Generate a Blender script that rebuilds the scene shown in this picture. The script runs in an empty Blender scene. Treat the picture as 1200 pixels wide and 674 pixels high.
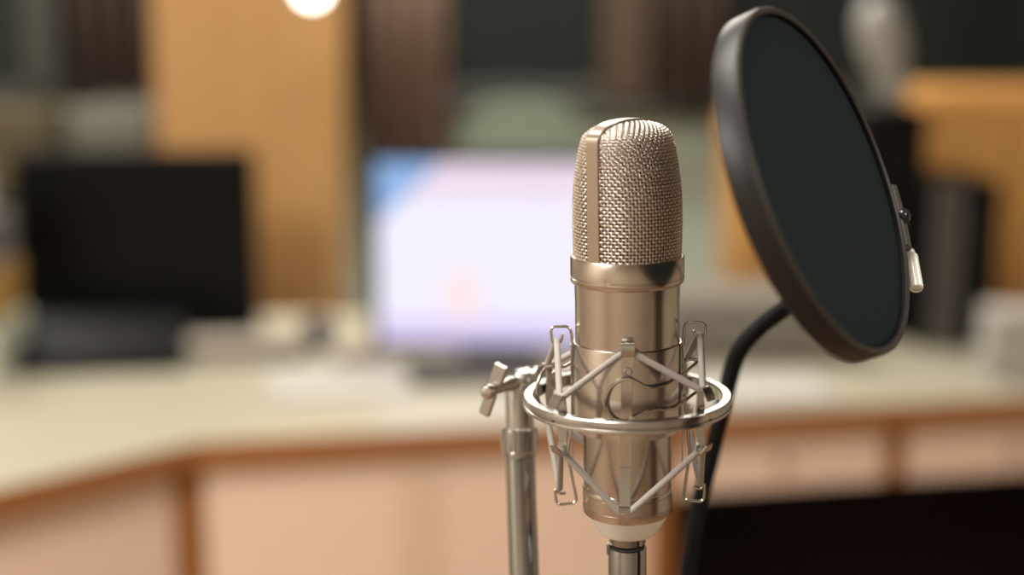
import bpy, math, random
from mathutils import Vector, Matrix, Quaternion
random.seed(7)
R = math.radians
PI = math.pi
scene = bpy.context.scene
COL = scene.collection

# ------------------------------------------------------------------ camera
F = 1200 * 50.0 / 36.0            # focal length in pixels of the 1200 px frame
TH = R(11.2)
CAM = Vector((0, 0, 1.5))
FW = Vector((0, math.cos(TH), -math.sin(TH)))
UP = Vector((0, math.sin(TH), math.cos(TH)))
RT = Vector((1, 0, 0))
cam_data = bpy.data.cameras.new('camera')
cam = bpy.data.objects.new('camera', cam_data)
COL.objects.link(cam)
cam.location = CAM
cam.rotation_euler = (R(90) - TH, 0, 0)
cam_data.sensor_width = 36
cam_data.lens = 50
cam_data.clip_start = 0.02
cam_data.dof.use_dof = True
cam_data.dof.focus_distance = 0.671
cam_data.dof.aperture_fstop = 2.2
scene.camera = cam


def ray(px, py):
    return FW + RT * ((px - 600) / F) - UP * ((py - 337) / F)


def P(px, py, D):                 # a point at depth D along the view axis
    return CAM + ray(px, py) * D


def atY(px, py, Y):               # a point on the vertical plane y = Y
    r = ray(px, py)
    return CAM + r * (Y / r.y)


def atZ(px, py, z):
    r = ray(px, py)
    return CAM + r * ((z - 1.5) / r.z)


def proj(p):
    d = p - CAM
    D = d.dot(FW)
    return 600 + F * d.dot(RT) / D, 337 - F * d.dot(UP) / D


# ------------------------------------------------------------------ node materials
def mat(name, col, rough=0.5, metal=0.0, noise=None, bump=None, spec=0.5, coat=0.0, sheen=0.0, aniso=None):
    m = bpy.data.materials.new(name)
    m.use_nodes = True
    nt = m.node_tree
    b = nt.nodes['Principled BSDF']
    b.inputs['Base Color'].default_value = (*col, 1)
    b.inputs['Roughness'].default_value = rough
    b.inputs['Metallic'].default_value = metal
    b.inputs['Specular IOR Level'].default_value = spec
    b.inputs['Coat Weight'].default_value = coat
    b.inputs['Sheen Weight'].default_value = sheen
    tc = nt.nodes.new('ShaderNodeTexCoord')
    if noise:                     # (scale xyz, colour 2, roughness spread)
        mp = nt.nodes.new('ShaderNodeMapping')
        mp.inputs['Scale'].default_value = noise[0]
        nz = nt.nodes.new('ShaderNodeTexNoise')
        nz.inputs['Scale'].default_value = 1.0
        nz.inputs['Detail'].default_value = 5
        mx = nt.nodes.new('ShaderNodeMix')
        mx.data_type = 'RGBA'
        mx.inputs[6].default_value = (*col, 1)
        mx.inputs[7].default_value = (*noise[1], 1)
        nt.links.new(tc.outputs['Object'], mp.inputs['Vector'])
        nt.links.new(mp.outputs['Vector'], nz.inputs['Vector'])
        nt.links.new(nz.outputs['Fac'], mx.inputs[0])
        nt.links.new(mx.outputs[2], b.inputs['Base Color'])
        if len(noise) > 2:
            mr = nt.nodes.new('ShaderNodeMapRange')
            mr.inputs['To Min'].default_value = max(0.02, rough - noise[2])
            mr.inputs['To Max'].default_value = rough + noise[2]
            nt.links.new(nz.outputs['Fac'], mr.inputs['Value'])
            nt.links.new(mr.outputs['Result'], b.inputs['Roughness'])
    if bump:                      # (scale xyz, strength, distance)
        mp2 = nt.nodes.new('ShaderNodeMapping')
        mp2.inputs['Scale'].default_value = bump[0]
        n2 = nt.nodes.new('ShaderNodeTexNoise')
        n2.inputs['Scale'].default_value = 1.0
        n2.inputs['Detail'].default_value = 3
        bp = nt.nodes.new('ShaderNodeBump')
        bp.inputs['Strength'].default_value = bump[1]
        bp.inputs['Distance'].default_value = bump[2]
        nt.links.new(tc.outputs['Object'], mp2.inputs['Vector'])
        nt.links.new(mp2.outputs['Vector'], n2.inputs['Vector'])
        nt.links.new(n2.outputs['Fac'], bp.inputs['Height'])
        nt.links.new(bp.outputs['Normal'], b.inputs['Normal'])
    return m


def emit(name, col, strength):
    m = bpy.data.materials.new(name)
    m.use_nodes = True
    b = m.node_tree.nodes['Principled BSDF']
    b.inputs['Base Color'].default_value = (0.8, 0.8, 0.8, 1)
    b.inputs['Emission Color'].default_value = (*col, 1)
    b.inputs['Emission Strength'].default_value = strength
    m.cycles.emission_sampling = 'FRONT'
    return m


M = {}
M['nickel'] = mat('satin_nickel', (0.565, 0.50, 0.445), 0.25, 1, ((60, 60, 200), (0.55, 0.485, 0.43)))
M['nickel_bright'] = mat('bright_nickel', (0.52, 0.51, 0.485), 0.22, 1, ((300, 300, 300), (0.48, 0.47, 0.445), 0.06))
M['nickel_pale'] = mat('pale_nickel', (0.70, 0.735, 0.71), 0.45, 0.35, ((500, 500, 500), (0.82, 0.81, 0.74)))  # pale tone stands in for desk light reflected on the tail cone
M['wire'] = mat('wire_mesh', (0.88, 0.79, 0.71), 0.28, 1)
M['strap'] = mat('strap_metal', (0.46, 0.39, 0.325), 0.28, 1, ((200, 200, 200), (0.44, 0.37, 0.31)))
M['lining'] = mat('grille_lining', (0.014, 0.007, 0.006), 0.8)
M['chrome'] = mat('chrome_tube', (0.37, 0.365, 0.36), 0.13, 1, ((30, 30, 600), (0.34, 0.335, 0.33), 0.03))
M['cord'] = mat('elastic_cord', (0.37, 0.345, 0.32), 0.75, 0, ((900, 900, 900), (0.29, 0.27, 0.25)), ((1500, 1500, 1500), 0.5, 0.0004))
M['black_gap'] = mat('dark_recess', (0.015, 0.013, 0.012), 0.7)
M['pop_rim'] = mat('pop_rim_plastic', (0.012, 0.0105, 0.0105), 0.40, 0, ((60, 60, 60), (0.015, 0.013, 0.0125), 0.05), spec=0.22)
M['pop_lip'] = mat('pop_lip_plastic', (0.035, 0.033, 0.030), 0.45, spec=0.35)
M['pop_bracket'] = mat('bracket_paint', (0.085, 0.077, 0.068), 0.5, spec=0.3)
M['knob_black'] = mat('glossy_black_plastic', (0.018, 0.018, 0.02), 0.22)
M['goose'] = mat('gooseneck_black', (0.004, 0.004, 0.0045), 0.5, spec=0.15)
M['rubber'] = mat('black_rubber', (0.02, 0.02, 0.02), 0.6)
# fabric of the pop filter: fine weave
m = mat('pop_fabric', (0.0135, 0.021, 0.022), 0.85, 0, ((900, 900, 900), (0.020, 0.031, 0.032)), ((2200, 2200, 2200), 0.6, 0.0005), spec=0.08)
M['fabric'] = m
M['wood_tan'] = mat('tan_wood', (0.62, 0.345, 0.125), 0.45, 0, ((9, 9, 0.7), (0.52, 0.285, 0.105), 0.08))
M['wood_orange'] = mat('orange_wood', (0.70, 0.38, 0.125), 0.45, 0, ((1.0, 6, 9), (0.60, 0.32, 0.10), 0.08), spec=0.2)
M['wood_edge'] = mat('desk_edge_wood', (0.31, 0.118, 0.027), 0.4, 0, ((2, 2, 30), (0.24, 0.09, 0.021), 0.08))
M['wood_shade_dark'] = mat('shade_dark_wood', (0.012, 0.004, 0.0022), 0.6, 0, ((3, 3, 20), (0.008, 0.003, 0.002)), spec=0.2)  # near-black, with the shade of the kneehole put into the colour
M['wood_peach'] = mat('peach_laminate', (0.74, 0.545, 0.425), 0.5, 0, ((14, 14, 1), (0.71, 0.525, 0.405)))
M['wood_peach2'] = mat('peach_batten', (0.66, 0.48, 0.36), 0.5, 0, ((14, 14, 1), (0.62, 0.45, 0.335)))
M['desktop'] = mat('cream_laminate', (0.42, 0.397, 0.30), 0.38, 0, ((25, 25, 25), (0.395, 0.373, 0.282)))
M['wall'] = mat('sage_paint', (0.60, 0.70, 0.62), 0.8, 0, ((3, 3, 3), (0.57, 0.665, 0.585)), ((120, 120, 120), 0.1, 0.002))
M['wall_warm'] = mat('warm_paint', (0.52, 0.46, 0.37), 0.85, 0, ((3, 3, 3), (0.48, 0.425, 0.34)), ((120, 120, 120), 0.1, 0.002))
M['ceiling'] = mat('ceiling_paint', (0.66, 0.62, 0.55), 0.9, 0, ((4, 4, 4), (0.62, 0.58, 0.51)))
M['carpet'] = mat('wood_floor', (0.27, 0.165, 0.10), 0.5, 0, ((2, 22, 2), (0.21, 0.125, 0.075), 0.08))
M['glass_dark'] = mat('night_glass', (0.010, 0.018, 0.017), 0.12, 0, ((1.2, 1.2, 1.2), (0.015, 0.018, 0.015)), spec=0.25)
M['frame_green'] = mat('grey_green_frame', (0.045, 0.047, 0.037), 0.6, 0, ((5, 5, 5), (0.04, 0.041, 0.033)))
M['curtain_brown'] = mat('brown_curtain', (0.072, 0.045, 0.032), 0.9, 0, ((30, 30, 2), (0.055, 0.034, 0.024)), sheen=0.1)
M['curtain_red'] = mat('red_brown_curtain', (0.25, 0.17, 0.135), 0.9, 0, ((30, 30, 2), (0.21, 0.14, 0.11)), sheen=0.1)
M['mullion_wood'] = mat('mullion_wood', (0.05, 0.031, 0.016), 0.6, 0, ((9, 9, 1), (0.055, 0.035, 0.019)))
M['black_plastic'] = mat('black_plastic', (0.004, 0.004, 0.004), 0.42, 0, ((200, 200, 200), (0.005, 0.005, 0.005)), spec=0.12)
M['screen_off'] = mat('switched_off_screen', (0.0035, 0.0035, 0.0035), 0.35, spec=0.12)
M['grey_plastic'] = mat('grey_plastic', (0.13, 0.12, 0.115), 0.45, 0, ((80, 80, 80), (0.115, 0.105, 0.10)))
M['grey_light'] = mat('light_grey_paint', (0.33, 0.33, 0.31), 0.35, 0, ((20, 20, 20), (0.30, 0.30, 0.28)))
M['beige_metal'] = mat('beige_cabinet_paint', (0.155, 0.15, 0.118), 0.5, 0, ((6, 6, 6), (0.14, 0.135, 0.107)))
M['olive_fabric'] = mat('olive_fabric', (0.37, 0.45, 0.37), 0.9, 0, ((40, 40, 40), (0.33, 0.40, 0.33)), ((600, 600, 600), 0.3, 0.002))
M['paper'] = mat('paper_white', (0.46, 0.45, 0.41), 0.7, 0, ((10, 10, 10), (0.44, 0.43, 0.39)))
M['paper_grey'] = mat('paper_grey', (0.36, 0.32, 0.26), 0.7, 0, ((40, 40, 400), (0.28, 0.25, 0.2)))
M['amp_grey'] = mat('amplifier_grey', (0.21, 0.195, 0.165), 0.5, 0, ((12, 12, 12), (0.18, 0.167, 0.14)))
M['olive_dark'] = mat('dark_olive_paint', (0.055, 0.052, 0.032), 0.6, 0, ((6, 6, 6), (0.045, 0.042, 0.027)))
M['ochre_dark'] = mat('olive_ochre_paint', (0.10, 0.080, 0.035), 0.6, 0, ((6, 6, 6), (0.085, 0.067, 0.03)))
M['bezel_grey'] = mat('bezel_grey', (0.072, 0.065, 0.057), 0.45, 0, ((80, 80, 80), (0.062, 0.056, 0.05)))
M['navy'] = mat('navy_glaze', (0.03, 0.03, 0.06), 0.25)
M['ochre'] = mat('ochre_card', (0.34, 0.20, 0.045), 0.7, 0, ((10, 10, 10), (0.28, 0.165, 0.04)))
M['pale_ceramic'] = mat('pale_ceramic', (0.46, 0.48, 0.38), 0.4, 0, ((10, 10, 10), (0.42, 0.44, 0.35)))
M['brass'] = mat('knob_metal', (0.75, 0.66, 0.52), 0.2, 1)
M['lamp_glow'] = emit('lamp_bulb_glow', (0.95, 1.0, 0.90), 9.0)
M['panel_glow'] = emit('ceiling_panel_glow', (1.0, 0.95, 0.87), 25.0)
M['panel_glow_mid'] = emit('middle_panel_glow', (1.0, 0.95, 0.87), 18.0)
M['panel_glow_strong'] = emit('bright_panel_glow', (1.0, 0.95, 0.87), 36.0)

# lit screen: pale page, blue corner and a faint pinkish header, drawn in the screen's own UV
m = bpy.data.materials.new('lit_screen')
m.use_nodes = True
nt = m.node_tree
b = nt.nodes['Principled BSDF']
b.inputs['Base Color'].default_value = (0.02, 0.02, 0.02, 1)
b.inputs['Roughness'].default_value = 0.3
at = nt.nodes.new('ShaderNodeAttribute')
at.attribute_name = 'screen_pos'
sx = nt.nodes.new('ShaderNodeSeparateXYZ')
nt.links.new(at.outputs['Vector'], sx.inputs[0])


def nmath(op, a, bb, clamp=False):
    n = nt.nodes.new('ShaderNodeMath')
    n.operation = op
    n.use_clamp = clamp
    for i, v in enumerate((a, bb)):
        if isinstance(v, (int, float)):
            n.inputs[i].default_value = v
        else:
            nt.links.new(v, n.inputs[i])
    return n.outputs[0]


def nmix(fac, c1, c2):
    n = nt.nodes.new('ShaderNodeMix')
    n.data_type = 'RGBA'
    nt.links.new(fac, n.inputs[0])
    for i, v in ((6, c1), (7, c2)):
        if isinstance(v, tuple):
            n.inputs[i].default_value = (*v, 1)
        else:
            nt.links.new(v, n.inputs[i])
    return n.outputs[2]


u, v = sx.outputs[0], sx.outputs[1]
lin = nmath('SUBTRACT', v, nmath('MULTIPLY', u, 1.3), False)
blue = nmath('GREATER_THAN', lin, 0.66)
head = nmath('GREATER_THAN', v, 0.80)
peach = nmath('MULTIPLY', nmath('MULTIPLY', nmath('GREATER_THAN', u, 0.28), nmath('LESS_THAN', u, 0.42)),
              nmath('MULTIPLY', nmath('GREATER_THAN', v, 0.12), nmath('LESS_THAN', v, 0.40)))
edge = nmath('LESS_THAN', v, 0.14)
c = nmix(head, (0.88, 0.86, 1.0), (0.84, 0.70, 0.84))
c = nmix(edge, c, (0.72, 0.62, 0.95))
c = nmix(peach, c, (0.95, 0.78, 0.80))
c = nmix(blue, c, (0.25, 0.45, 0.80))
nt.links.new(c, b.inputs['Emission Color'])
b.inputs['Emission Strength'].default_value = 1.0
M['screen_on'] = m
SCREEN = m


# ------------------------------------------------------------------ mesh builder
class MB:
    def __init__(s):
        s.v, s.f, s.mi, s.mats = [], [], [], []
        s.cur = 0

    def add(s, vs, fs):
        o = len(s.v)
        s.v += [tuple(x) for x in vs]
        s.f += [tuple(i + o for i in f) for f in fs]

    def box(s, c, d, rot=None, bev=0.0):
        """box at c of full size d; bev rounds all twelve edges"""
        hx, hy, hz = d[0] / 2, d[1] / 2, d[2] / 2
        c = Vector(c)
        vs, fs = [], []
        if bev <= 0:
            vs = [Vector((x, y, z)) for x in (-hx, hx) for y in (-hy, hy) for z in (-hz, hz)]
            fs = [(0, 1, 3, 2), (4, 6, 7, 5), (0, 4, 5, 1), (2, 3, 7, 6), (0, 2, 6, 4), (1, 5, 7, 3)]
        else:
            b_ = min(bev, hx * .95, hy * .95, hz * .95)
            idx = {}
            for sx_ in (-1, 1):
                for sy_ in (-1, 1):
                    for sz_ in (-1, 1):
                        for ax in range(3):
                            q = [sx_ * (hx - b_), sy_ * (hy - b_), sz_ * (hz - b_)]
                            q[ax] = (sx_, sy_, sz_)[ax] * (hx, hy, hz)[ax]
                            idx[(sx_, sy_, sz_, ax)] = len(vs)
                            vs.append(Vector(q))
            for ax in range(3):
                o1, o2 = [a for a in range(3) if a != ax]
                for sg in (-1, 1):
                    q = []
                    for a1, a2 in ((-1, -1), (1, -1), (1, 1), (-1, 1)):
                        k = [0, 0, 0]
                        k[ax], k[o1], k[o2] = sg, a1, a2
                        q.append(idx[(k[0], k[1], k[2], ax)])
                    fs.append(tuple(q))
                for a1 in (-1, 1):
                    for a2 in (-1, 1):
                        q = []
                        for sg in (-1, 1):
                            k = [0, 0, 0]
                            k[ax], k[o1], k[o2] = sg, a1, a2
                            q.append((idx[(*k, o1)], idx[(*k, o2)]))
                        fs.append((q[0][0], q[0][1], q[1][1], q[1][0]))
            for sx_ in (-1, 1):
                for sy_ in (-1, 1):
                    for sz_ in (-1, 1):
                        fs.append(tuple(idx[(sx_, sy_, sz_, a)] for a in range(3)))
            # make all normals point outwards
            out = []
            for f in fs:
                pts = [vs[i] for i in f]
                n = (pts[1] - pts[0]).cross(pts[2] - pts[0])
                cen = sum(pts, Vector()) / len(pts)
                out.append(f if n.dot(cen) > 0 else f[::-1])
            fs = out
        if rot is not None:
            vs = [rot @ q for q in vs]
        s.add([q + c for q in vs], fs)

    def lathe(s, prof, n=64, org=(0, 0, 0), axis=(0, 0, 1), caps=True, a0=0.0, a1=2 * PI, rmod=None):
        """revolve (r, z) profile around axis"""
        org, ax = Vector(org), Vector(axis).normalized()
        t = Vector((1, 0, 0)) if abs(ax.x) < .9 else Vector((0, 1, 0))
        e1 = (t - ax * t.dot(ax)).normalized()
        e2 = ax.cross(e1)
        full = abs((a1 - a0) - 2 * PI) < 1e-6
        cnt = n if full else n + 1
        vs, fs = [], []
        for j, (r, z) in enumerate(prof):
            for i in range(cnt):
                a = a0 + (a1 - a0) * i / n
                rr = r * (rmod(a, j) if rmod else 1)
                vs.append(org + ax * z + e1 * (rr * math.cos(a)) + e2 * (rr * math.sin(a)))
        m_ = len(prof)
        for j in range(m_ - 1):
            for i in range(n):
                i2 = (i + 1) % cnt
                fs.append((j * cnt + i, j * cnt + i2, (j + 1) * cnt + i2, (j + 1) * cnt + i))
        if caps and full:
            fs.append(tuple(range(cnt - 1, -1, -1)))
            fs.append(tuple((m_ - 1) * cnt + i for i in range(cnt)))
        s.add(vs, fs)

    def ring(s, prof, n=96, org=(0, 0, 0), axis=(0, 0, 1), a0=0.0, a1=2 * PI):
        """revolve a CLOSED (r, z) section (a ring); caps both ends when it is an arc"""
        org, ax = Vector(org), Vector(axis).normalized()
        t = Vector((1, 0, 0)) if abs(ax.x) < .9 else Vector((0, 1, 0))
        e1 = (t - ax * t.dot(ax)).normalized()
        e2 = ax.cross(e1)
        full = abs((a1 - a0) - 2 * PI) < 1e-6
        cnt = n if full else n + 1
        m_ = len(prof)
        vs, fs = [], []
        for i in range(cnt):
            a = a0 + (a1 - a0) * i / n
            for r, z in prof:
                vs.append(org + ax * z + e1 * (r * math.cos(a)) + e2 * (r * math.sin(a)))
        for i in range(n):
            i2 = (i + 1) % cnt
            for j in range(m_):
                j2 = (j + 1) % m_
                fs.append((i * m_ + j, i2 * m_ + j, i2 * m_ + j2, i * m_ + j2))
        if not full:
            fs.append(tuple(range(m_)))
            fs.append(tuple((cnt - 1) * m_ + j for j in range(m_ - 1, -1, -1)))
        s.add(vs, fs)

    def tube(s, pts, r, n=10, closed=False, caps=True):
        pts = [Vector(p) for p in pts]
        L = len(pts)
        rs = r if isinstance(r, (list, tuple)) else [r] * L
        tang = []
        for i in range(L):
            a = pts[(i - 1) % L] if (closed or i > 0) else pts[0]
            b_ = pts[(i + 1) % L] if (closed or i < L - 1) else pts[-1]
            tang.append((b_ - a).normalized())
        t0 = tang[0]
        ref = Vector((0, 0, 1)) if abs(t0.z) < .9 else Vector((1, 0, 0))
        nrm = (ref - t0 * ref.dot(t0)).normalized()
        vs, fs = [], []
        for i in range(L):
            t = tang[i]
            nrm = nrm - t * nrm.dot(t)
            nrm = nrm.normalized() if nrm.length > 1e-9 else t.orthogonal().normalized()
            bi = t.cross(nrm)
            for k in range(n):
                a = 2 * PI * k / n
                vs.append(pts[i] + (nrm * math.cos(a) + bi * math.sin(a)) * rs[i])
        for i in range(L if closed else L - 1):
            i2 = (i + 1) % L
            for k in range(n):
                k2 = (k + 1) % n
                fs.append((i * n + k, i * n + k2, i2 * n + k2, i2 * n + k))
        if caps and not closed:
            fs.append(tuple(range(n - 1, -1, -1)))
            fs.append(tuple((L - 1) * n + k for k in range(n)))
        s.add(vs, fs)

    def strip(s, pts, wdir, w, t):
        """flat metal strip bent along pts; wdir = width direction (one vector or one per point), w = width (or list), t = thickness"""
        pts = [Vector(p) for p in pts]
        L = len(pts)
        ws = w if isinstance(w, (list, tuple)) else [w] * L
        vs, fs = [], []
        for i in range(L):
            tg = (pts[min(i + 1, L - 1)] - pts[max(i - 1, 0)]).normalized()
            wd = Vector(wdir[i] if isinstance(wdir, list) else wdir)
            wd = (wd - tg * wd.dot(tg)).normalized()
            nn = tg.cross(wd)
            h, q = ws[i] / 2, t / 2
            c_ = q * 0.45
            for a, b_ in ((-h + c_, -q), (h - c_, -q), (h, -q + c_), (h, q - c_), (h - c_, q), (-h + c_, q), (-h, q - c_), (-h, -q + c_)):
                vs.append(pts[i] + wd * a + nn * b_)
        for i in range(L - 1):
            for k in range(8):
                k2 = (k + 1) % 8
                fs.append((i * 8 + k, i * 8 + k2, i * 8 + 8 + k2, i * 8 + 8 + k))
        fs.append(tuple(range(7, -1, -1)))
        fs.append(tuple((L - 1) * 8 + k for k in range(8)))
        s.add(vs, fs)

    def prism(s, poly, z0, z1):
        n = len(poly)
        vs = [(x, y, z0) for x, y in poly] + [(x, y, z1) for x, y in poly]
        fs = [tuple(range(n - 1, -1, -1)), tuple(range(n, 2 * n))]
        for i in range(n):
            j = (i + 1) % n
            fs.append((i, j, n + j, n + i))
        s.add(vs, fs)

    def sphere(s, c, r, n=20, sc=(1, 1, 1)):
        c = Vector(c)
        prof = []
        m_ = n // 2
        vs, fs = [], []
        for j in range(1, m_):
            a = PI * j / m_
            for i in range(n):
                t = 2 * PI * i / n
                vs.append(c + Vector((r * sc[0] * math.sin(a) * math.cos(t), r * sc[1] * math.sin(a) * math.sin(t), r * sc[2] * math.cos(a))))
        for j in range(m_ - 2):
            for i in range(n):
                i2 = (i + 1) % n
                fs.append((j * n + i, (j + 1) * n + i, (j + 1) * n + i2, j * n + i2))
        vs.append(c + Vector((0, 0, r * sc[2])))
        vs.append(c - Vector((0, 0, r * sc[2])))
        T, B = len(vs) - 2, len(vs) - 1
        for i in range(n):
            i2 = (i + 1) % n
            fs.append((T, i, i2))
            fs.append((B, (m_ - 2) * n + i2, (m_ - 2) * n + i))
        s.add(vs, fs)

    def build(s, name, material, parent=None, smooth=True, angle=35, label=None):
        me = bpy.data.meshes.new(name)
        me.from_pydata([tuple(x) for x in s.v], [], s.f)
        me.validate()
        if material is not None:
            me.materials.append(material)
        if smooth:
            me.polygons.foreach_set('use_smooth', [True] * len(me.polygons))
            me.set_sharp_from_angle(angle=R(angle))
        me.update()
        o = bpy.data.objects.new(name, me)
        COL.objects.link(o)
        if parent is not None:
            o.parent = parent
        if label:
            o['label'] = label
        return o


def fix_normals(o):
    import bmesh
    bm = bmesh.new()
    bm.from_mesh(o.data)
    bmesh.ops.recalc_face_normals(bm, faces=bm.faces)
    bm.to_mesh(o.data)
    bm.free()
    return o


def empty(name, loc, label, cat, group=None, rot=None):
    o = bpy.data.objects.new(name, None)
    COL.objects.link(o)
    o.empty_display_size = 0.05
    if rot is not None:
        o.matrix_world = Matrix.Translation(loc) @ rot.to_4x4()
    else:
        o.location = loc
    o['label'] = label
    o['category'] = cat
    if group:
        o['group'] = group
    return o


def tag(o, label, cat, group=None):
    o['label'] = label
    o['category'] = cat
    if group:
        o['group'] = group
    return o


def structure(o, label=None):
    o['kind'] = 'structure'
    if label:
        o['label'] = label
    return o


def catmull(pts, n=6, closed=False):
    pts = [Vector(p) for p in pts]
    L = len(pts)
    out = []
    for i in range(L if closed else L - 1):
        p1, p2 = pts[i], pts[(i + 1) % L]
        p0 = pts[(i - 1) % L] if (closed or i > 0) else p1 * 2 - p2
        p3 = pts[(i + 2) % L] if (closed or i + 2 < L) else p2 * 2 - p1
        for k in range(n):
            t = k / n
            out.append(0.5 * ((2 * p1) + (p2 - p0) * t + (2 * p0 - 5 * p1 + 4 * p2 - p3) * t * t + (3 * p1 - p0 - 3 * p2 + p3) * t ** 3))
    if not closed:
        out.append(pts[-1])
    return out


def rounded(pts, rad, n=5, closed=False):
    """polyline with each corner replaced by a small arc"""
    pts = [Vector(p) for p in pts]
    L = len(pts)
    out = []
    for i in range(L):
        if not closed and i in (0, L - 1):
            out.append(pts[i])
            continue
        a, b_, c_ = pts[i - 1], pts[i], pts[(i + 1) % L]
        d1, d2 = (a - b_), (c_ - b_)
        r_ = min(rad, d1.length * .45, d2.length * .45)
        q1, q2 = b_ + d1.normalized() * r_, b_ + d2.normalized() * r_
        for k in range(n + 1):
            t = k / n
            out.append(q1 * (1 - t) ** 2 + b_ * 2 * t * (1 - t) + q2 * t * t)
    return out


# ------------------------------------------------------------------ frame of the microphone
D0 = 0.683
KM = D0 / F                        # metres per pixel at the microphone
M0 = P(735, 450, D0)
r1, r2 = ray(735, 300), ray(735, 600)
pn = r1.cross(r2).normalized()
uz = Vector((0, 0, 1))
uz = (uz - pn * uz.dot(pn)).normalized()
fy = CAM - M0
fy = (fy - uz * fy.dot(uz)).normalized()       # towards the lens
fx = fy.cross(uz) * 1.0
if fx.dot(RT) < 0:
    fx = -fx
# local axes: x = right, y = away from the lens, z = up (right handed)
LROT = Matrix((fx, -fy, uz)).transposed()
LINV = LROT.transposed()


def loc(w):
    return LINV @ (w - M0)


def L(px, py, front=0.0):
    """local point seen at (px, py) lying `front` metres in front of the axis plane"""
    r = ray(px, py)
    t = ((M0 + fy * front) - CAM).dot(fy) / r.dot(fy)
    return loc(CAM + r * t)


def zpy(py):
    return L(735, py, 0).z


def LP(px, py, D):
    return loc(P(px, py, D))


def px_(n):
    return n * KM


# ------------------------------------------------------------------ condenser microphone
ZB = zpy(628)
mic = empty('condenser_microphone', M0, 'champagne nickel studio condenser microphone with a woven wire head, held upright in the wire cradle', 'microphone', rot=LROT)

# body tube
mb = MB()
zt = zpy(345)
mb.lathe([(px_(61.0), zpy(318)), (px_(61.0), zpy(335)), (px_(60.6), zpy(350)), (px_(60.6), zpy(430)), (px_(60.4), zpy(470)),
          (px_(59.5), zpy(474)), (px_(52.4), zpy(482)), (px_(52.2), zpy(500)), (px_(52.0), zpy(568))], 96)
mb.build('body_tube', M['nickel'], mic)
# head ring
mb = MB()
rb = px_(65.6)
z0, z1 = zpy(330), zpy(298.5)
mb.lathe([(px_(59), z0 + px_(-1.5)), (px_(62.5), z0 - px_(.5)), (rb - px_(.7), z0 + px_(1)), (rb, z0 + px_(2.2)), (rb, z0 + px_(6.6)), (rb - px_(.9), z0 + px_(7.3)),
          (rb - px_(.9), z0 + px_(8.3)), (rb, z0 + px_(9)), (rb, z1 - px_(1.6)), (rb - px_(.8), z1 - px_(.4)), (rb - px_(2.0), z1), (px_(61), z1), (px_(60), z1 - px_(2))], 128)
mb.build('head_ring', M['nickel'], mic)
# tail collar
mb = MB()
rc = px_(53.0)
z0, z1 = zpy(598), zpy(568)
mb.lathe([(px_(50), z1 + px_(.5)), (px_(52.2), z1), (rc, z1 - px_(1.2)), (rc, z1 - px_(5)), (rc - px_(.9), z1 - px_(5.6)), (rc - px_(.9), z1 - px_(6.6)), (rc, z1 - px_(7.2)),
          (rc, z0 + px_(11)), (rc - px_(.6), z0 + px_(10.4)), (rc - px_(.6), z0 + px_(9.6)), (rc, z0 + px_(9)), (rc, z0 + px_(2)), (rc - px_(1.4), z0), (px_(45), z0 - px_(.5))], 96)
mb.build('tail_collar', M['nickel'], mic)
mb = MB()
zc0 = zpy(623)
mb.lathe([(px_(20), zc0 - px_(1.5)), (px_(30.5), zc0 - px_(1.2)), (px_(34), zc0 + px_(.4)), (px_(36.5), zc0 + px_(3.2)), (px_(50.2), z0 - px_(1)), (px_(51), z0), (px_(49), z0 + px_(1))], 96)
mb.build('tail_cone', M['nickel_pale'], mic, label='tapering tail cone, coloured pale to imitate light reflected from the desk')
mb = MB()
mb.lathe([(px_(20.5), zc0 - px_(14)), (px_(21.6), zc0 - px_(13)), (px_(21.6), zc0 - px_(1)), (px_(20.5), zc0)], 64)
mb.build('output_socket', M['chrome'], mic)

# woven head -----------------------------------------------------------------
AZS = R(36.5)
SD = Vector((-math.sin(AZS), -math.cos(AZS), 0))       # strap direction (towards lens is -y)
PD = Vector((math.cos(AZS), -math.sin(AZS), 0))
A0 = px_(61.2)
ZTOP = zpy(141.4)
ZCOR = zpy(163)
tab = [(306, 61.0), (300, 61.1), (280, 61.8), (260, 62.0), (240, 61.4), (222, 59.8), (205, 57.0), (190, 53.6), (178, 50.0), (168, 46.0),
       (160, 41.5), (154.5, 36.5), (149.8, 30), (146, 22.5), (143.2, 14), (141.8, 6), (141.4, 0)]
pp = [Vector((px_(b_), zpy(y), 0)) for y, b_ in tab]
dense = catmull(pp, 24)
acc = [0.0]
for i in range(1, len(dense)):
    acc.append(acc[-1] + (dense[i] - dense[i - 1]).length)
ARC = acc[-1]


def prof_at(t):
    t = min(max(t, 0), ARC)
    lo, hi = 0, len(acc) - 1
    while hi - lo > 1:
        md = (lo + hi) // 2
        if acc[md] <= t:
            lo = md
        else:
            hi = md
    w_ = (t - acc[lo]) / max(1e-12, acc[hi] - acc[lo])
    q = dense[lo].lerp(dense[hi], w_)
    return max(q.x, 0), min(q.y, ZTOP)


def a_of(z):
    if z <= ZCOR:
        return A0 + px_(2.2) * max(0, min(1, (z - zpy(300)) / (ZCOR - zpy(300))))
    h = min(1, (z - ZCOR) / (ZTOP - ZCOR))
    n_ = 2.25
    return (A0 + px_(2.2)) * max(0, 1 - h ** n_) ** (1 / n_)


def head(t, s_, side, off=0.0):
    b_, z = prof_at(t)
    a = a_of(z)
    q = max(-1, min(1, s_ / a if a > 1e-9 else 0))
    return SD * s_ + PD * (side * b_ * math.sqrt(max(0, 1 - q * q))) + Vector((0, 0, z))


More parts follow.
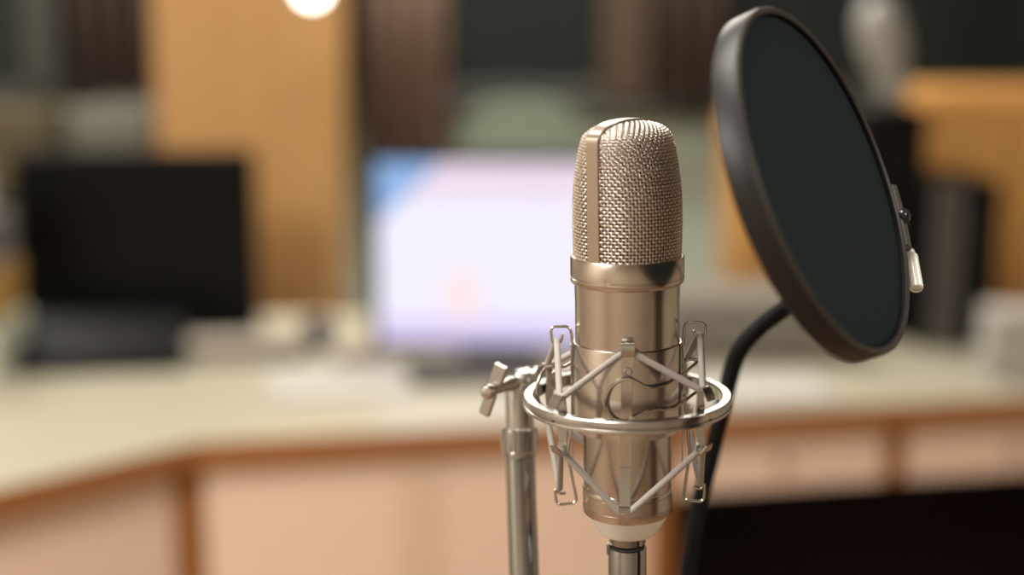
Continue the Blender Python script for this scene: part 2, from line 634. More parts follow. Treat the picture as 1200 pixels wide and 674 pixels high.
def head_n(t, s_, side):
    dt, ds = ARC * .01, A0 * .02
    b_, z = prof_at(t)
    a = a_of(z)
    sl = max(-a * .985, min(a * .985, s_))
    t1 = head(t + dt, sl, side) - head(t - dt, sl, side)
    t2 = head(t, sl + ds * .5, side) - head(t, sl - ds * .5, side)
    n = t1.cross(t2)
    if n.length < 1e-12:
        return Vector((0, 0, 1))
    n.normalize()
    c_ = head(t, sl, side) - Vector((0, 0, z - px_(30)))
    return n if n.dot(c_) > 0 else -n


mb = MB()
NV, PITCH = 49, px_(3.83)
rows = []
t = 0.0
while t < ARC - PITCH * .4:
    rows.append(t)
    t += PITCH
RW, OFF = px_(.58), px_(.80)
S_K = [math.sin(-PI / 2 + PI * (k + .5) / NV) for k in range(NV)]
for side in (1, -1):
    for k in range(NV):                                   # upright wires
        pts = []
        for j, t in enumerate(rows):
            b_, z = prof_at(t)
            a = a_of(z)
            s_ = S_K[k] * a_of(min(z, ZCOR))
            if abs(s_) > a * .995:
                break
            n = head_n(t, s_, side)
            sg = 1 if (j + k) % 2 else -1
            pts.append(head(t, s_, side) + n * OFF * sg)
        if len(pts) > 2:
            mb.tube(catmull(pts, 2), RW, 6)
    for j, t in enumerate(rows):                          # cross wires
        b_, z = prof_at(t)
        a = a_of(z)
        pts = [head(t, -a, side)]
        for k in range(NV):
            s_ = S_K[k] * a_of(min(z, ZCOR))
            if abs(s_) > a * .995:
                continue
            n = head_n(t, s_, side)
            sg = -1 if (j + k) % 2 else 1
            pts.append(head(t, s_, side) + n * OFF * sg)
        pts.append(head(t, a, side))
        if len(pts) > 3:
            mb.tube(catmull(pts, 2), RW * 1.5, 6)
mb.build('wire_grille', M['wire'], mic, angle=80)
# dark lining just inside the wires
mb = MB()
NT, NS = 40, 24
vs, fs = [], []
for i in range(NT + 1):
    t = ARC * (i / NT) ** .8
    b_, z = prof_at(t)
    a = a_of(z)
    for k in range(2 * NS):
        ps = 2 * PI * k / (2 * NS)
        vs.append((SD * (a * math.cos(ps)) + PD * (b_ * math.sin(ps))) * .955 + Vector((0, 0, z - px_(2.2))))
for i in range(NT):
    for k in range(2 * NS):
        k2 = (k + 1) % (2 * NS)
        fs.append((i * 2 * NS + k, i * 2 * NS + k2, (i + 1) * 2 * NS + k2, (i + 1) * 2 * NS + k))
mb.add(vs, fs)
fix_normals(mb.build('grille_lining', M['lining'], mic))
# strap over the head
mb = MB()
pts, zs = [], [zpy(302) + (ZCOR - zpy(302)) * i / 14 for i in range(15)]
zs += [ZCOR + (ZTOP - ZCOR) * math.sin(PI / 2 * i / 22) for i in range(1, 22)]
half = [(a_of(z), z) for z in zs]
for a, z in half:
    pts.append(SD * a + Vector((0, 0, z)))
pts.append(Vector((0, 0, ZTOP)))
for a, z in reversed(half):
    pts.append(-SD * a + Vector((0, 0, z)))
c_ = Vector((0, 0, zpy(200)))
pts2 = []
for i, q in enumerate(pts):
    tg = (pts[min(i + 1, len(pts) - 1)] - pts[max(i - 1, 0)]).normalized()
    n = tg.cross(PD)
    n = n if n.dot(q - c_) > 0 else -n
    pts2.append(q + n * px_(1.1))
mb.strip(pts2, PD, px_(17.0), px_(3.0))
mb.build('grille_strap', M['strap'], mic, label='smooth satin strap running over the wire head')

# ------------------------------------------------------------------ shock mount
mount = empty('shock_mount', M0, 'nickel spider shock mount of ring, sleeve and grey elastic cords around the microphone', 'shock mount', rot=LROT)
RS = px_(63.6)
GAP = R(-4.0)                      # slit on the right flank (angle measured from +x towards +y)
zt, zb = zpy(399), zpy(499)
th_ = px_(2.6)
mb = MB()
mb.ring([(RS, zb), (RS, zt - px_(1)), (RS - px_(.4), zt), (RS - th_, zt + px_(.2)), (RS - th_, zb)], 120, a0=GAP + R(-14) + R(3.5), a1=GAP + R(-14) + 2 * PI - R(3.5))
fix_normals(mb.build('clamp_sleeve', M['nickel'], mount))
for sgn in (1, -1):                # upright strips on the two flanks
    mb = MB()
    mb.strip([Vector((sgn * (RS + px_(1.6)), px_(3), zpy(y_))) for y_ in (404, 440, 500, 545)], Vector((0, 1, 0)), px_(12), px_(1.8))
    mb.build('upright_strip', M['nickel'], mount)

# outer ring with a channel in its rim
mb = MB()
ro, ri = px_(122.6), px_(109.5)
z1, z0 = zpy(460.5), zpy(475)
h = z1 - z0
mb.ring([(ri, z0 + h * .15), (ri + px_(1.5), z0), (ro - px_(3), z0), (ro - px_(.6), z0 + h * .06), (ro, z0 + h * .16), (ro - px_(.4), z0 + h * .32), (ro - px_(1.5), z0 + h * .38),
         (ro - px_(1.5), z0 + h * .44), (ro - px_(.3), z0 + h * .50), (ro, z0 + h * .78), (ro - px_(.8), z0 + h * .95), (ro - px_(2.2), z1), (ri + px_(1.5), z1), (ri, z1 - h * .12)], 160)
fix_normals(mb.build('outer_ring', M['nickel_bright'], mount, angle=28))

# tabs riveted inside the ring, folded into hooks above and below
TABR = px_(106.5)


def tab_local(az, z):              # az: 0 = towards lens, + = to the right
    return Vector((TABR * math.sin(az), -TABR * math.cos(az), z))


def tab_pz(az, py):                # height on that tab where it shows at image row py
    lo, hi = -0.08, 0.08
    for _ in range(40):
        md = (lo + hi) / 2
        if proj(M0 + LROT @ tab_local(az, md))[1] > py:
            lo = md
        else:
            hi = md
    return (lo + hi) / 2


AZ = {'FL': R(-43), 'FR': R(50), 'BL': R(-118), 'BR': R(140)}
ztop = {}
zlow = {}
ztop['FL'] = tab_pz(AZ['FL'], 467)
ztop['FR'] = tab_pz(AZ['FR'], 458)
zlow['FL'] = tab_pz(AZ['FL'], 526)
zlow['FR'] = tab_pz(AZ['FR'], 524)
for k_ in ('BL', 'BR'):
    ztop[k_] = (ztop['FL'] + ztop['FR']) / 2
    zlow[k_] = (zlow['FL'] + zlow['FR']) / 2
for k_, az in AZ.items():
    rad = Vector((math.sin(az), -math.cos(az), 0))
    tan = Vector((math.cos(az), math.sin(az), 0))
    mb = MB()
    zu, zl = ztop[k_], zlow[k_]
    o_ = px_(1.0)
    path, wid = [], []
    hook = px_(6.0)
    # lower hook, plate, upper hook, as one bent strip; the hooks curl outwards round the cord
    path.append(tab_local(az, zl) + rad * px_(13.5) + Vector((0, 0, px_(5.5))))
    wid.append(px_(12))
    path.append(tab_local(az, zl) + rad * px_(11) + Vector((0, 0, px_(1))))
    wid.append(px_(14))
    for a in (150, 110, 70, 30, 0):
        a_ = R(a)
        path.append(tab_local(az, zl) + rad * (hook * (1 - math.cos(a_)) * .8) + Vector((0, 0, -hook * math.sin(a_) * .75)))
        wid.append(px_(16.5))
    for f_ in (.15, .35, .5, .65, .85):
        path.append(tab_local(az, zl + (zu - zl) * f_))
        wid.append(px_(10) + px_(9) * (1 - abs(f_ - .5) * 2))
    for a in (0, 30, 70, 110, 150):
        a_ = R(a)
        path.append(tab_local(az, zu) + rad * (hook * (1 - math.cos(a_)) * .8) + Vector((0, 0, hook * math.sin(a_) * .75)))
        wid.append(px_(11 + 5 * a / 150))
    path.append(tab_local(az, zu) + rad * px_(12.5) + Vector((0, 0, -px_(3))))
    wid.append(px_(16))
    path.append(tab_local(az, zu) + rad * px_(15.5) + Vector((0, 0, -px_(9))))
    wid.append(px_(15))
    mb.strip(path, tan, wid, px_(2.0))
    tabo = mb.build('ring_tab', M['nickel_bright'], mount)
    # rivet head on the rim
    mb = MB()
    pr = rad * (ro - px_(2.4)) + Vector((0, 0, (z0 + z1) / 2 - h * .03))
    mb.lathe([(px_(2.6), -px_(4)), (px_(2.6), px_(.8)), (px_(2.0), px_(1.6)), (px_(.8), px_(2.0))], 16, org=pr, axis=rad)
    mb.build('rivet', M['black_gap'], tabo, label='dark rivet in the ring groove')

# flat strips with cord hooks: front (seen) and back
YF = RS + px_(1.4)


def fstrip(sign, name_label=None):
    rot = Matrix.Rotation(0 if sign > 0 else PI, 3, 'Z')
    W = Vector((1, 0, 0))

    def Q(px, py, fr):
        return rot @ L(px, py, fr)
    t_ = px_(1.6)
    mb = MB()
    # upright: behind, from the rim to the tail
    mb.strip([Q(735.8, 402, YF), Q(735, 440, YF), Q(734, 500, YF), Q(733, 552, YF)], rot @ W, px_(12.6), t_)
    up_ = mb.build('upright_strip', M['nickel'], mount)
    mb = MB()
    mb.strip([Q(732.7, 548, YF + px_(1.5)), Q(732, 590, YF + px_(1.5)), Q(731.8, 594, YF + px_(2.2)), Q(731.7, 596, YF + px_(6.5)), Q(731.6, 600, YF + px_(7.6)),
              Q(731.5, 603, YF + px_(6.5)), Q(731.4, 606, YF + px_(3.5)), Q(731.3, 615, YF + px_(3.0))], rot @ W, px_(13.2), t_)
    mb.build('lower_hook', M['nickel_bright'], up_)
    mb = MB()
    ft = []
    for a in range(0, 181, 20):
        a_ = R(a)
        ft.append(Q(735.8, 405 - 3.6 * math.sin(a_), YF + px_(5.2) * (1 - math.cos(a_))))
    ft.append(Q(735.8, 412, YF + px_(10.2)))
    ft.append(Q(735.7, 418.5, YF + px_(9)))
    mb.strip([Q(735.7, 424, YF + px_(1)), Q(735.8, 412, YF + px_(.6))] + ft, rot @ W, px_(15.5), t_)
    mb.build('upper_hook', M['nickel_bright'], up_)
    mb = MB()
    c_ = Q(735, 436, YF)
    ax = rot @ Vector((0, -1, 0))
    mb.lathe([(px_(5.6), px_(.2)), (px_(5.6), px_(1.2)), (px_(4.8), px_(1.9)), (px_(2.6), px_(2.1)), (px_(2.0), px_(1.0)), (px_(.6), px_(.9))], 24, org=c_, axis=ax)
    mb.build('screw', M['nickel_bright'], up_)


fstrip(1)
fstrip(-1)

# wire hooks on the left and the right flank (upper and lower ends of one bent wire each)
RWIRE = px_(1.75)


def hookwire(up, low, y=0.0):
    pu = [L(*q, y) for q in up]
    pl = [L(*q, y) for q in low]
    mb = MB()
    pts = rounded(pu + pl, px_(7), 5)
    mb.tube(pts, RWIRE, 10)
    return mb.build('wire_hook', M['nickel_bright'], mount)


hookwire([(659.5, 391), (657.5, 400), (652, 406), (647, 400), (645, 383), (668, 382.5), (671, 400), (672, 445)],
         [(670, 500), (665, 532), (676.5, 589), (652.5, 592), (650, 572), (656, 579), (663, 578)])
hookwire([(812.6, 387), (815, 394), (821, 398), (827, 393), (826, 378), (803, 377), (800.5, 400), (799.5, 445)],
         [(806, 500), (808.5, 530), (800.5, 586), (825, 588), (826, 566), (821, 574), (813, 570)])

# elastic cords
CR = px_(3.9)
front_top = L(735.6, 413.5, YF + px_(5))
back_top = Vector((-front_top.x, -front_top.y, front_top.z))
front_low = L(731.6, 600.5, YF + px_(4))
back_low = Vector((-front_low.x, -front_low.y, front_low.z))


def tabp(k_, low=False, out=px_(3.8)):
    az = AZ[k_]
    rad = Vector((math.sin(az), -math.cos(az), 0))
    z = (zlow if low else ztop)[k_]
    return tab_local(az, z) + rad * out


lt, rt_ = L(652.5, 397.5, 0), L(820.5, 391, 0)
lb, rb_ = L(656, 574, 0), L(820.5, 569, 0)


def cord(seq, nm):
    mb = MB()
    pts = rounded(seq, px_(6.5), 6, closed=True)
    mb.tube(pts, CR, 12, closed=True)
    return mb.build(nm, M['cord'], mount)


cord([front_top + Vector((-px_(7), 0, -px_(1))), tabp('FL'), lt, tabp('BL'), back_top, tabp('BR'), rt_, tabp('FR'), front_top + Vector((px_(7), 0, -px_(1)))], 'elastic_cord')
cord([front_low + Vector((-px_(6), 0, 0)), tabp('FL', True), lb, tabp('BL', True), back_low, tabp('BR', True), rb_, tabp('FR', True), front_low + Vector((px_(6), 0, 0))], 'elastic_cord')

# squeeze springs of the sleeve: bent wires
def on_sleeve(px, py, r_=px_(68)):
    x = (px - 735) * KM
    f_ = math.sqrt(max(r_ * r_ - x * x, 0)) if abs(x) < r_ * .97 else r_ * .24 - (abs(x) - r_ * .97) * 1.2
    return L(px, py, f_)


mb = MB()
om = [(803, 421.6), (814, 421.5), (816.5, 424.5), (805, 434), (790, 447), (765, 453.8), (755, 452.5), (745, 447), (736, 444), (724, 447.5), (715, 455), (710, 466), (710, 477),
      (715, 487), (723, 493), (734, 494), (746, 488.5), (763, 480), (777, 479.3), (790, 478.8), (801, 471), (812, 462), (817, 459)]
mb.tube(catmull([on_sleeve(*q) for q in om], 5), px_(2.1), 10)
mb.build('squeeze_spring', M['nickel_bright'], mount)
mb = MB()
pts = [L(671, 424, -px_(8)), L(660, 430, -px_(4)), L(649, 429, 0), L(640.5, 431, 0), L(634, 438.5, px_(4)), L(630.2, 450, px_(8)), L(629.5, 463, px_(10)), L(633, 473, px_(12)),
       L(639.5, 478.2, px_(14)), L(645, 473.5, px_(16)), L(651, 467, px_(20)), L(664, 459, px_(20)), L(674, 456, px_(22))]
mb.tube(catmull(pts, 5), px_(2.0), 10)
mb.build('squeeze_spring', M['nickel_bright'], mount)

# swivel joint on the stand (a little behind the microphone)
DS = 0.742
KS = DS / F


def lp(n):
    return n * KS


def S(px, py, d=0.0):
    return LP(px, py, DS + d)


sw = S(608.5, 470)
upv = LINV @ Vector((0, 0, 1))
upv = (S(608, 440) - S(609.5, 500)).normalized()
mb = MB()
hz = (S(608, 440) - S(609.5, 500)).length
prof = [(lp(14), -hz * .55), (lp(16.6), -hz * .54), (lp(16.6), hz * .30)]
for a in range(10, 91, 10):
    prof.append((lp(16.6) * math.cos(R(a)) ** .8 if a < 90 else lp(.5), hz * .30 + lp(11) * math.sin(R(a))))
mb.lathe(prof, 40, org=sw, axis=upv)
mb.build('swivel_head', M['nickel_bright'], mount)
# knurled thread collar
mb = MB()
N_ = 44
cz = S(609, 516)
hc = lp(15.5)
kn = lambda a, j: 1 + (.045 * math.cos(a * 11) if j in (5, 6) else 0) + (.05 * (1 if math.cos(a * N_) > 0 else -1) if 2 < j < 5 else 0)
mb.lathe([(lp(14), -hc), (lp(19.5), -hc), (lp(20.3), -hc * .9), (lp(20.6), -hc * .8), (lp(20.6), hc * .72), (lp(20.3), hc * .86), (lp(18.8), hc), (lp(14), hc)], N_ * 4, org=cz, axis=upv, rmod=kn)
mb.build('thread_collar', M['nickel_bright'], mount, angle=25)
# cross barrel and arm that carry the ring
mb = MB()
b0, b1 = S(604, 443, .004), S(640, 441, .004)
axb = (b1 - b0).normalized()
lb_ = (b1 - b0).length
mb.lathe([(lp(4), 0), (lp(10), lp(1)), (lp(12), lp(4)), (lp(12), lb_ * .45), (lp(10.5), lb_ * .5), (lp(10.5), lb_ * .58), (lp(12), lb_ * .62), (lp(12), lb_ * .92), (lp(9), lb_)], 32, org=b0, axis=axb)
mb.build('cross_barrel', M['nickel_bright'], mount)
mb = MB()
rp = Vector((ri * math.sin(R(-122)), -ri * math.cos(R(-122)), (z0 + z1) / 2))
mb.strip([S(641, 444, .003), S(648, 443, .0), S(656, 445, -.002), rp + Vector((px_(6), 0, px_(10))), rp + Vector((-px_(2), 0, px_(3))), rp + Vector((-px_(4), 0, -px_(5)))], uz, [lp(14), lp(14), lp(14), lp(14), lp(13), lp(13)], lp(4.5))
mb.build('mounting_arm', M['nickel_bright'], mount)
mb = MB()
e0, e1 = S(648, 441, -.002), S(676, 437, -.002)
mb.lathe([(lp(5), 0), (lp(6.5), lp(1)), (lp(6.5), (e1 - e0).length * .9), (lp(5), (e1 - e0).length)], 24, org=e0, axis=(e1 - e0))
mb.build('arm_pin', M['nickel_bright'], mount)
# wing screw
mb = MB()
a0, a1 = S(604, 448, -.006), S(573, 459, -.030)
axw = (a1 - a0).normalized()
lw = (a1 - a0).length
mb.lathe([(lp(5), -lw * .15), (lp(8.2), lw * .02), (lp(8.6), lw * .2), (lp(7.6), lw * .3), (lp(6.6), lw * .36), (lp(6.3), lw * .95), (lp(8.2), lw * .97), (lp(8.2), lw * 1.08), (lp(6.5), lw * 1.13), (lp(2), lw * 1.15)], 28, org=a0, axis=axw)
ws = mb.build('wing_screw', M['nickel_bright'], mount)
mb = MB()
hub = a0 + axw * lw * .86
ld = (S(595, 430, -.026) - S(566, 487, -.026)).normalized()
ld = (ld - axw * ld.dot(axw)).normalized()
wd = axw.cross(ld).normalized()
rotm = Matrix((wd, ld, axw)).transposed()
mb.box(hub + ld * lp(17), (lp(17), lp(31), lp(6)), rotm, lp(1.6))
mb.box(hub - ld * lp(17), (lp(14), lp(29), lp(6)), rotm, lp(1.6))
mb.box(hub, (lp(11), lp(12), lp(7)), rotm, lp(1.6))
mb.build('wing', M['nickel_bright'], ws)

# ------------------------------------------------------------------ microphone stand (pole under the collar, base on the floor)
top = M0 + LROT @ S(609.3, 531)
lowp = M0 + LROT @ S(614.2, 674)
dirp = (lowp - top).normalized()
foot = top + dirp * ((top.z - 0.0) / -dirp.z)
stand = empty('microphone_stand', foot, 'chrome tube microphone stand rising under the knurled collar, beside the microphone', 'stand')
axp = -dirp
Lp = (top - foot).length
mb = MB()
mb.lathe([(lp(17.3), .03), (lp(17.3), Lp - .004), (lp(16.5), Lp - .0025), (lp(18.3), Lp - .002), (lp(18.3), Lp + .0005), (lp(14), Lp + .001)], 48, axis=axp)
mb.build('pole', M['chrome'], stand)
mb = MB()
mb.lathe([(.14, 0), (.145, .004), (.145, .012), (.135, .022), (.06, .034), (.02, .045), (.012, .05)], 64)
mb.build('round_base', M['black_plastic'], stand)
mb = MB()
mb.lathe([(.010, .45), (.0155, .453), (.0165, .46), (.0165, .52), (.0155, .527), (.010, .53)], 40, axis=axp)
mb.build('height_clutch', M['rubber'], stand)

# ------------------------------------------------------------------ cable plugged into the microphone
ctop = Vector((0, 0, zpy(640)))
cab = empty('microphone_cable', M0, 'chrome cable connector plugged into the underside of the microphone', 'cable', rot=LROT)
mb = MB()
q0, q1 = zpy(640), zpy(640) - .052
rx = px_(22.8)
mb.lathe([(px_(12), q1 - .004), (rx * .82, q1 - .003), (rx * .95, q1), (rx, q1 + .004), (rx, q0 - px_(1.5)), (rx * .98, q0 - px_(.4)), (rx * .93, q0), (rx * .8, q0)], 64)
con = mb.build('connector_shell', M['chrome'], cab)
mb = MB()
mb.lathe([(rx * .9, q0 - px_(.5)), (rx * .93, q0 + px_(1)), (rx * .9, q0 + px_(1.8))], 48)
mb.build('gap_shade_ring', M['black_gap'], con)  # dark ring standing in for the shaded gap above the connector
mb = MB()
lx = L(712.5, 638, 0)
mb.box((-rx * .97, -rx * .25, q0 - px_(2)), (px_(5), px_(7), px_(13)), None, px_(1.2))
mb.build('latch', M['chrome'], con)
mb = MB()
mb.lathe([(.004, q1 - .032), (.0055, q1 - .03), (.0075, q1 - .004), (.0078, q1)], 32)
mb.build('strain_relief', M['rubber'], cab)
mb = MB()
fl = LINV @ (Vector((M0.x - .03, M0.y + .12, .006)) - M0)
fl2 = LINV @ (Vector((M0.x - .28, M0.y + .35, .006)) - M0)
fl3 = LINV @ (Vector((M0.x - .45, M0.y + .75, .006)) - M0)
mb.tube(catmull([Vector((0, 0, q1 - .02)), Vector((0, 0, q1 - .15)), Vector((-.01, .03, q1 - .5)), fl + Vector((0, -.03, .25)), fl + Vector((0, 0, .03)), fl2, fl3], 10), .0032, 10)
mb.build('cable_cord', M['rubber'], cab)

# ------------------------------------------------------------------ pop filter
pc, pd, paz, pel = (972.7, 208.7), 0.619, 0.9768, 0.2953
PC = P(pc[0], pc[1], pd)
nn = RT * (math.sin(paz) * math.cos(pel)) + UP * math.sin(pel) - FW * (math.cos(paz) * math.cos(pel))
e1 = UP.cross(nn).normalized()
e2 = nn.cross(e1)
PROT = Matrix((e1, e2, nn)).transposed()           # local z = face normal
pop = empty('pop_filter', PC, 'round black fabric pop filter on a bent gooseneck beside the microphone', 'pop filter', rot=PROT)
PINV = PROT.transposed()


def PL(px, py, D):
    return PINV @ (P(px, py, D) - PC)


RP = 0.080
mb = MB()
mb.ring([(RP - .0035, -.0118), (RP - .0008, -.0125), (RP, -.0115), (RP, -.002), (RP - .0006, -.0008), (RP - .0035, -.0008)], 160)
rim = fix_normals(mb.build('rim', M['pop_rim'], pop))
mb = MB()
mb.ring([(RP - .0032, -.0025), (RP - .0006, -.0012), (RP - .0003, -.0004), (RP - .0009, .0003), (RP - .0022, .0004), (RP - .0032, -.0004)], 160)
fix_normals(mb.build('rim_lip', M['pop_lip'], rim, label='dark grey front edge of the rim'))
mb = MB()
prof = []
for i in range(25):
    q = i / 24
    prof.append((max(.0002, (RP - .003) * q), -.0030 + .0016 * (1 - q * q) if q < .97 else -.0034))
mb.lathe(prof, 96, caps=False)
o = mb.build('fabric_screen', M['fabric'], pop)
sol = o.modifiers.new('thickness', 'SOLIDIFY')
sol.thickness = .0008
mb = MB()
mb.lathe([(max(.0002, (RP - .003) * i / 12), -.0105) for i in range(13)], 96, caps=False)
o = mb.build('fabric_screen', M['fabric'], pop)
sol = o.modifiers.new('thickness', 'SOLIDIFY')
sol.thickness = .0008
# bracket on the right edge of the rim
angb = None
best = 1e9
for i in range(720):
    a = 2 * PI * i / 720
    q = proj(PC + PROT @ Vector((RP * math.cos(a), RP * math.sin(a), -.006)))
    d = abs(q[1] - 258) + (0 if q[0] > 1000 else 999)
    if d < best:
        best, angb = d, a


def rimp(a, r_, z):
    return Vector((r_ * math.cos(a), r_ * math.sin(a), z))


# direction along the rim that goes down in the picture
sg = 1 if proj(PC + PROT @ rimp(angb + .1, RP, 0))[1] > 258 else -1


def ang_y(py):
    b_, bb = 1e9, angb
    for i in range(-700, 700):
        a = angb + i * .001
        d = abs(proj(PC + PROT @ rimp(a, RP, -.006))[1] - py)
        if d < b_:
            b_, bb = d, a
    return bb


mb = MB()
aa, ab = ang_y(221), ang_y(289)
pts, wds = [], []
for i in range(13):
    a = aa + (ab - aa) * i / 12
    pts.append(rimp(a, RP + .0048, -.006))
mb.strip(pts, Vector((0, 0, 1)), .0125, .0096)
br = mb.build('clamp_bracket', M['pop_bracket'], pop)
mb = MB()
ak = ang_y(256)
kc = rimp(ak, RP + .0050, .0002)
rdk = rimp(ak, 1, 0)
kax = (PINV @ (-FW * .55 + RT * .75 + UP * .1)).normalized()
prof = [(.0022, -.004), (.0024, -.0005), (.0038, .0)]
for a in range(10, 91, 10):
    prof.append((max(.0002, .0038 * math.cos(R(a))), .0032 * math.sin(R(a)) + .0004))
mb.lathe(prof, 28, org=kc - kax * .0003, axis=kax)
mb.build('clamp_knob', M['knob_black'], br)
# knurled metal ferrule under the bracket
f0 = PL(1067.3, 297, .687)
f1 = PL(1074.3, 339, .672)
axf = (f1 - f0).normalized()
lf = (f1 - f0).length
kf = .683 / F
mb = MB()
mb.sphere(f0 - axf * kf * 2, kf * 5, 18)
mb.lathe([(kf * 2.5, -kf * 9), (kf * 3, 0), (kf * 3, kf * 5)], 16, org=f0, axis=axf)
NK = 22
knf = lambda a, j: 1 + (.05 * (1 if math.cos(a * NK) > 0 else -1) if 1 < j < 4 else 0)
mb.lathe([(kf * 3, kf * 3), (kf * 6.6, kf * 3.4), (kf * 7.2, kf * 5), (kf * 7.6, lf - kf * 3), (kf * 7.2, lf - kf * .8), (kf * 6.0, lf), (kf * 5.2, lf - kf * .5), (kf * 4.8, lf - kf * 3)], NK * 4, org=f0, axis=axf, rmod=knf)
mb.build('ferrule', M['nickel_pale'], pop, angle=25, label='knurled pale nickel ferrule under the clamp')
# gooseneck
gp = [(1056, 262, .690), (1040, 285, .712), (1005, 305, .735), (965, 330, .748), (925, 357, .756), (892, 382, .765), (869, 407, .772), (857, 436, .78), (846, 482, .788), (832, 540, .797),
      (817, 600, .806), (808, 650, .812), (803, 700, .818), (800, 790, .825), (790, 920, .83), (740, 1040, .82), (670, 1090, .79)]
cw = [P(*q) for q in gp]
# clamp point on the stand pole
hcl = cw[-1].z - .02
tt = (hcl - foot.z) / axp.z
clampp = foot + axp * tt
cw.append(clampp + Vector((.022, .006, 0)))
gpts = catmull([PINV @ (q - PC) for q in cw], 30)
# resample evenly so the ribs of the gooseneck are regular
res, step = [gpts[0]], .00085
carry = 0.0
for i in range(1, len(gpts)):
    a, b_ = gpts[i - 1], gpts[i]
    d = (b_ - a).length
    x = step - carry
    while x <= d:
        res.append(a.lerp(b_, x / d))
        x += step
    carry = (carry + d) % step
rad = [(.0049 if i % 3 else .0044) for i in range(len(res))]
mb = MB()
mb.tube(res, rad, 14)
mb.build('gooseneck', M['goose'], pop, angle=60)
mb = MB()
cl = PINV @ (clampp - PC)
axc = (PINV @ axp).normalized()
mb.ring([(lp(17.6), -.012), (lp(17.6) + .006, -.012), (lp(17.6) + .006, .012), (lp(17.6), .012)], 40, org=cl, axis=axc)
fix_normals(mb.build('stand_clamp', M['rubber'], pop))

# ------------------------------------------------------------------ room shell
X0, X1, Y0, Y1, ZC = -3.1, 3.1, -2.6, 4.45, 2.75
T = .12
mb = MB(); mb.box(((X0 + X1) / 2, (Y0 + Y1) / 2, -T / 2), (X1 - X0 + 2 * T, Y1 - Y0 + 2 * T, T)); structure(mb.build('floor', M['carpet'], smooth=False), 'brown wooden floor')
mb = MB(); mb.box(((X0 + X1) / 2, (Y0 + Y1) / 2, ZC + T / 2), (X1 - X0 + 2 * T, Y1 - Y0 + 2 * T, T)); structure(mb.build('ceiling', M['ceiling'], smooth=False))
mb = MB(); mb.box((X0 - T / 2, (Y0 + Y1) / 2, ZC / 2), (T, Y1 - Y0 + 2 * T, ZC)); structure(mb.build('wall_left', M['wall_warm'], smooth=False))
mb = MB(); mb.box((X1 + T / 2, (Y0 + Y1) / 2, ZC / 2), (T, Y1 - Y0 + 2 * T, ZC)); structure(mb.build('wall_right', M['wall_warm'], smooth=False))
mb = MB(); mb.box(((X0 + X1) / 2, Y0 - T / 2, ZC / 2), (X1 - X0, T, ZC)); structure(mb.build('wall_front', M['wall_warm'], smooth=False))
mb = MB(); mb.box(((X0 + X1) / 2, Y1 + T / 2, ZC / 2), (X1 - X0, T, ZC)); structure(mb.build('wall_back', M['wall'], smooth=False), 'sage green rear wall of the studio')
# window band on the rear wall
zs0 = atY(600, 122, Y1).z
zs1 = 2.25
wl, wr = -2.4, 2.6
WINW = wr - wl
mb = MB()
fw_ = .06
mb.box(((wl + wr) / 2, Y1 - .03, zs0 + fw_ / 2), (WINW, .06, fw_), None, .006)
mb.box(((wl + wr) / 2, Y1 - .03, zs1 - fw_ / 2), (WINW, .06, fw_), None, .006)
for x in (wl + fw_ / 2, wr - fw_ / 2):
    mb.box((x, Y1 - .03, (zs0 + zs1) / 2), (fw_, .06, zs1 - zs0 - 2 * fw_), None, .006)
xm = atY(57, 60, Y1).x
mb.box((xm, Y1 - .04, (zs0 + zs1) / 2), (.105, .08, zs1 - zs0 - 2 * fw_), None, .006)
win = structure(mb.build('window_1', M['frame_green'], smooth=False), 'long dark window band with grey green frame')
mb = MB()
mb.box(((wl + wr) / 2, Y1 - .012, (zs0 + zs1) / 2), (WINW - fw_, .012, zs1 - zs0 - fw_))
mb.build('window_pane', M['glass_dark'], win, smooth=False)
mb = MB()
xa, xb = atY(702, 60, Y1).x, atY(760, 60, Y1).x
mb.box(((xa + xb) / 2, Y1 - .045, (zs0 + zs1) / 2), (xb - xa, .085, zs1 - zs0 - .02), None, .008)
mb.build('mullion', M['mullion_wood'], win, smooth=False, label='brown wooden mullion')
mb = MB()
mb.box(((wl + wr) / 2, Y1 - .06, zs0 - .02), (WINW + .1, .12, .035), None, .006)
mb.build('window_sill', M['frame_green'], win, smooth=False)


# curtains: pleated, hung from a rail
def curtain(pxa, pxb, mt, label, low=None):
    ya = Y1 - .17
    zb_ = zs0 + .012 if low is None else atY(600, low, ya).z
    xa, xb = atY(pxa, 60, ya).x, atY(pxb, 60, ya).x
    mb = MB()
    n_ = 80
    vs, fs = [], []
    for k, z in enumerate((zb_, zs0 + .5, zs1 + .02)):
        for i in range(n_ + 1):
            x = xa + (xb - xa) * i / n_
            vs.append((x, ya + .022 * math.sin(i / n_ * PI * 2 * max(3, round((xb - xa) / .075))) * (1 if k < 2 else .6), z))
    for k in range(2):
        for i in range(n_):
            fs.append((k * (n_ + 1) + i, k * (n_ + 1) + i + 1, (k + 1) * (n_ + 1) + i + 1, (k + 1) * (n_ + 1) + i))
    mb.add(vs, fs)
    root = empty('curtain', ((xa + xb) / 2, ya, zs0), label, 'curtain')
    o = mb.build('curtain_cloth', mt)
    o.data.transform(Matrix.Translation((-(xa + xb) / 2, -ya, -zs0)))
    o.parent = root
    s_ = o.modifiers.new('thickness', 'SOLIDIFY')
    s_.thickness = .004
    mb = MB()
    mb.tube([((xa - xb) / 2 - .03, 0, zs1 - zs0 + .025), ((xb - xa) / 2 + .03, 0, zs1 - zs0 + .025)], .012, 14)
    for x in ((xa - xb) / 2 + .02, (xb - xa) / 2 - .02):
        mb.box((x, .085, zs1 - zs0 + .025), (.02, .17, .02), None, .003)
    mb.build('curtain_rail', M['mullion_wood'], root)


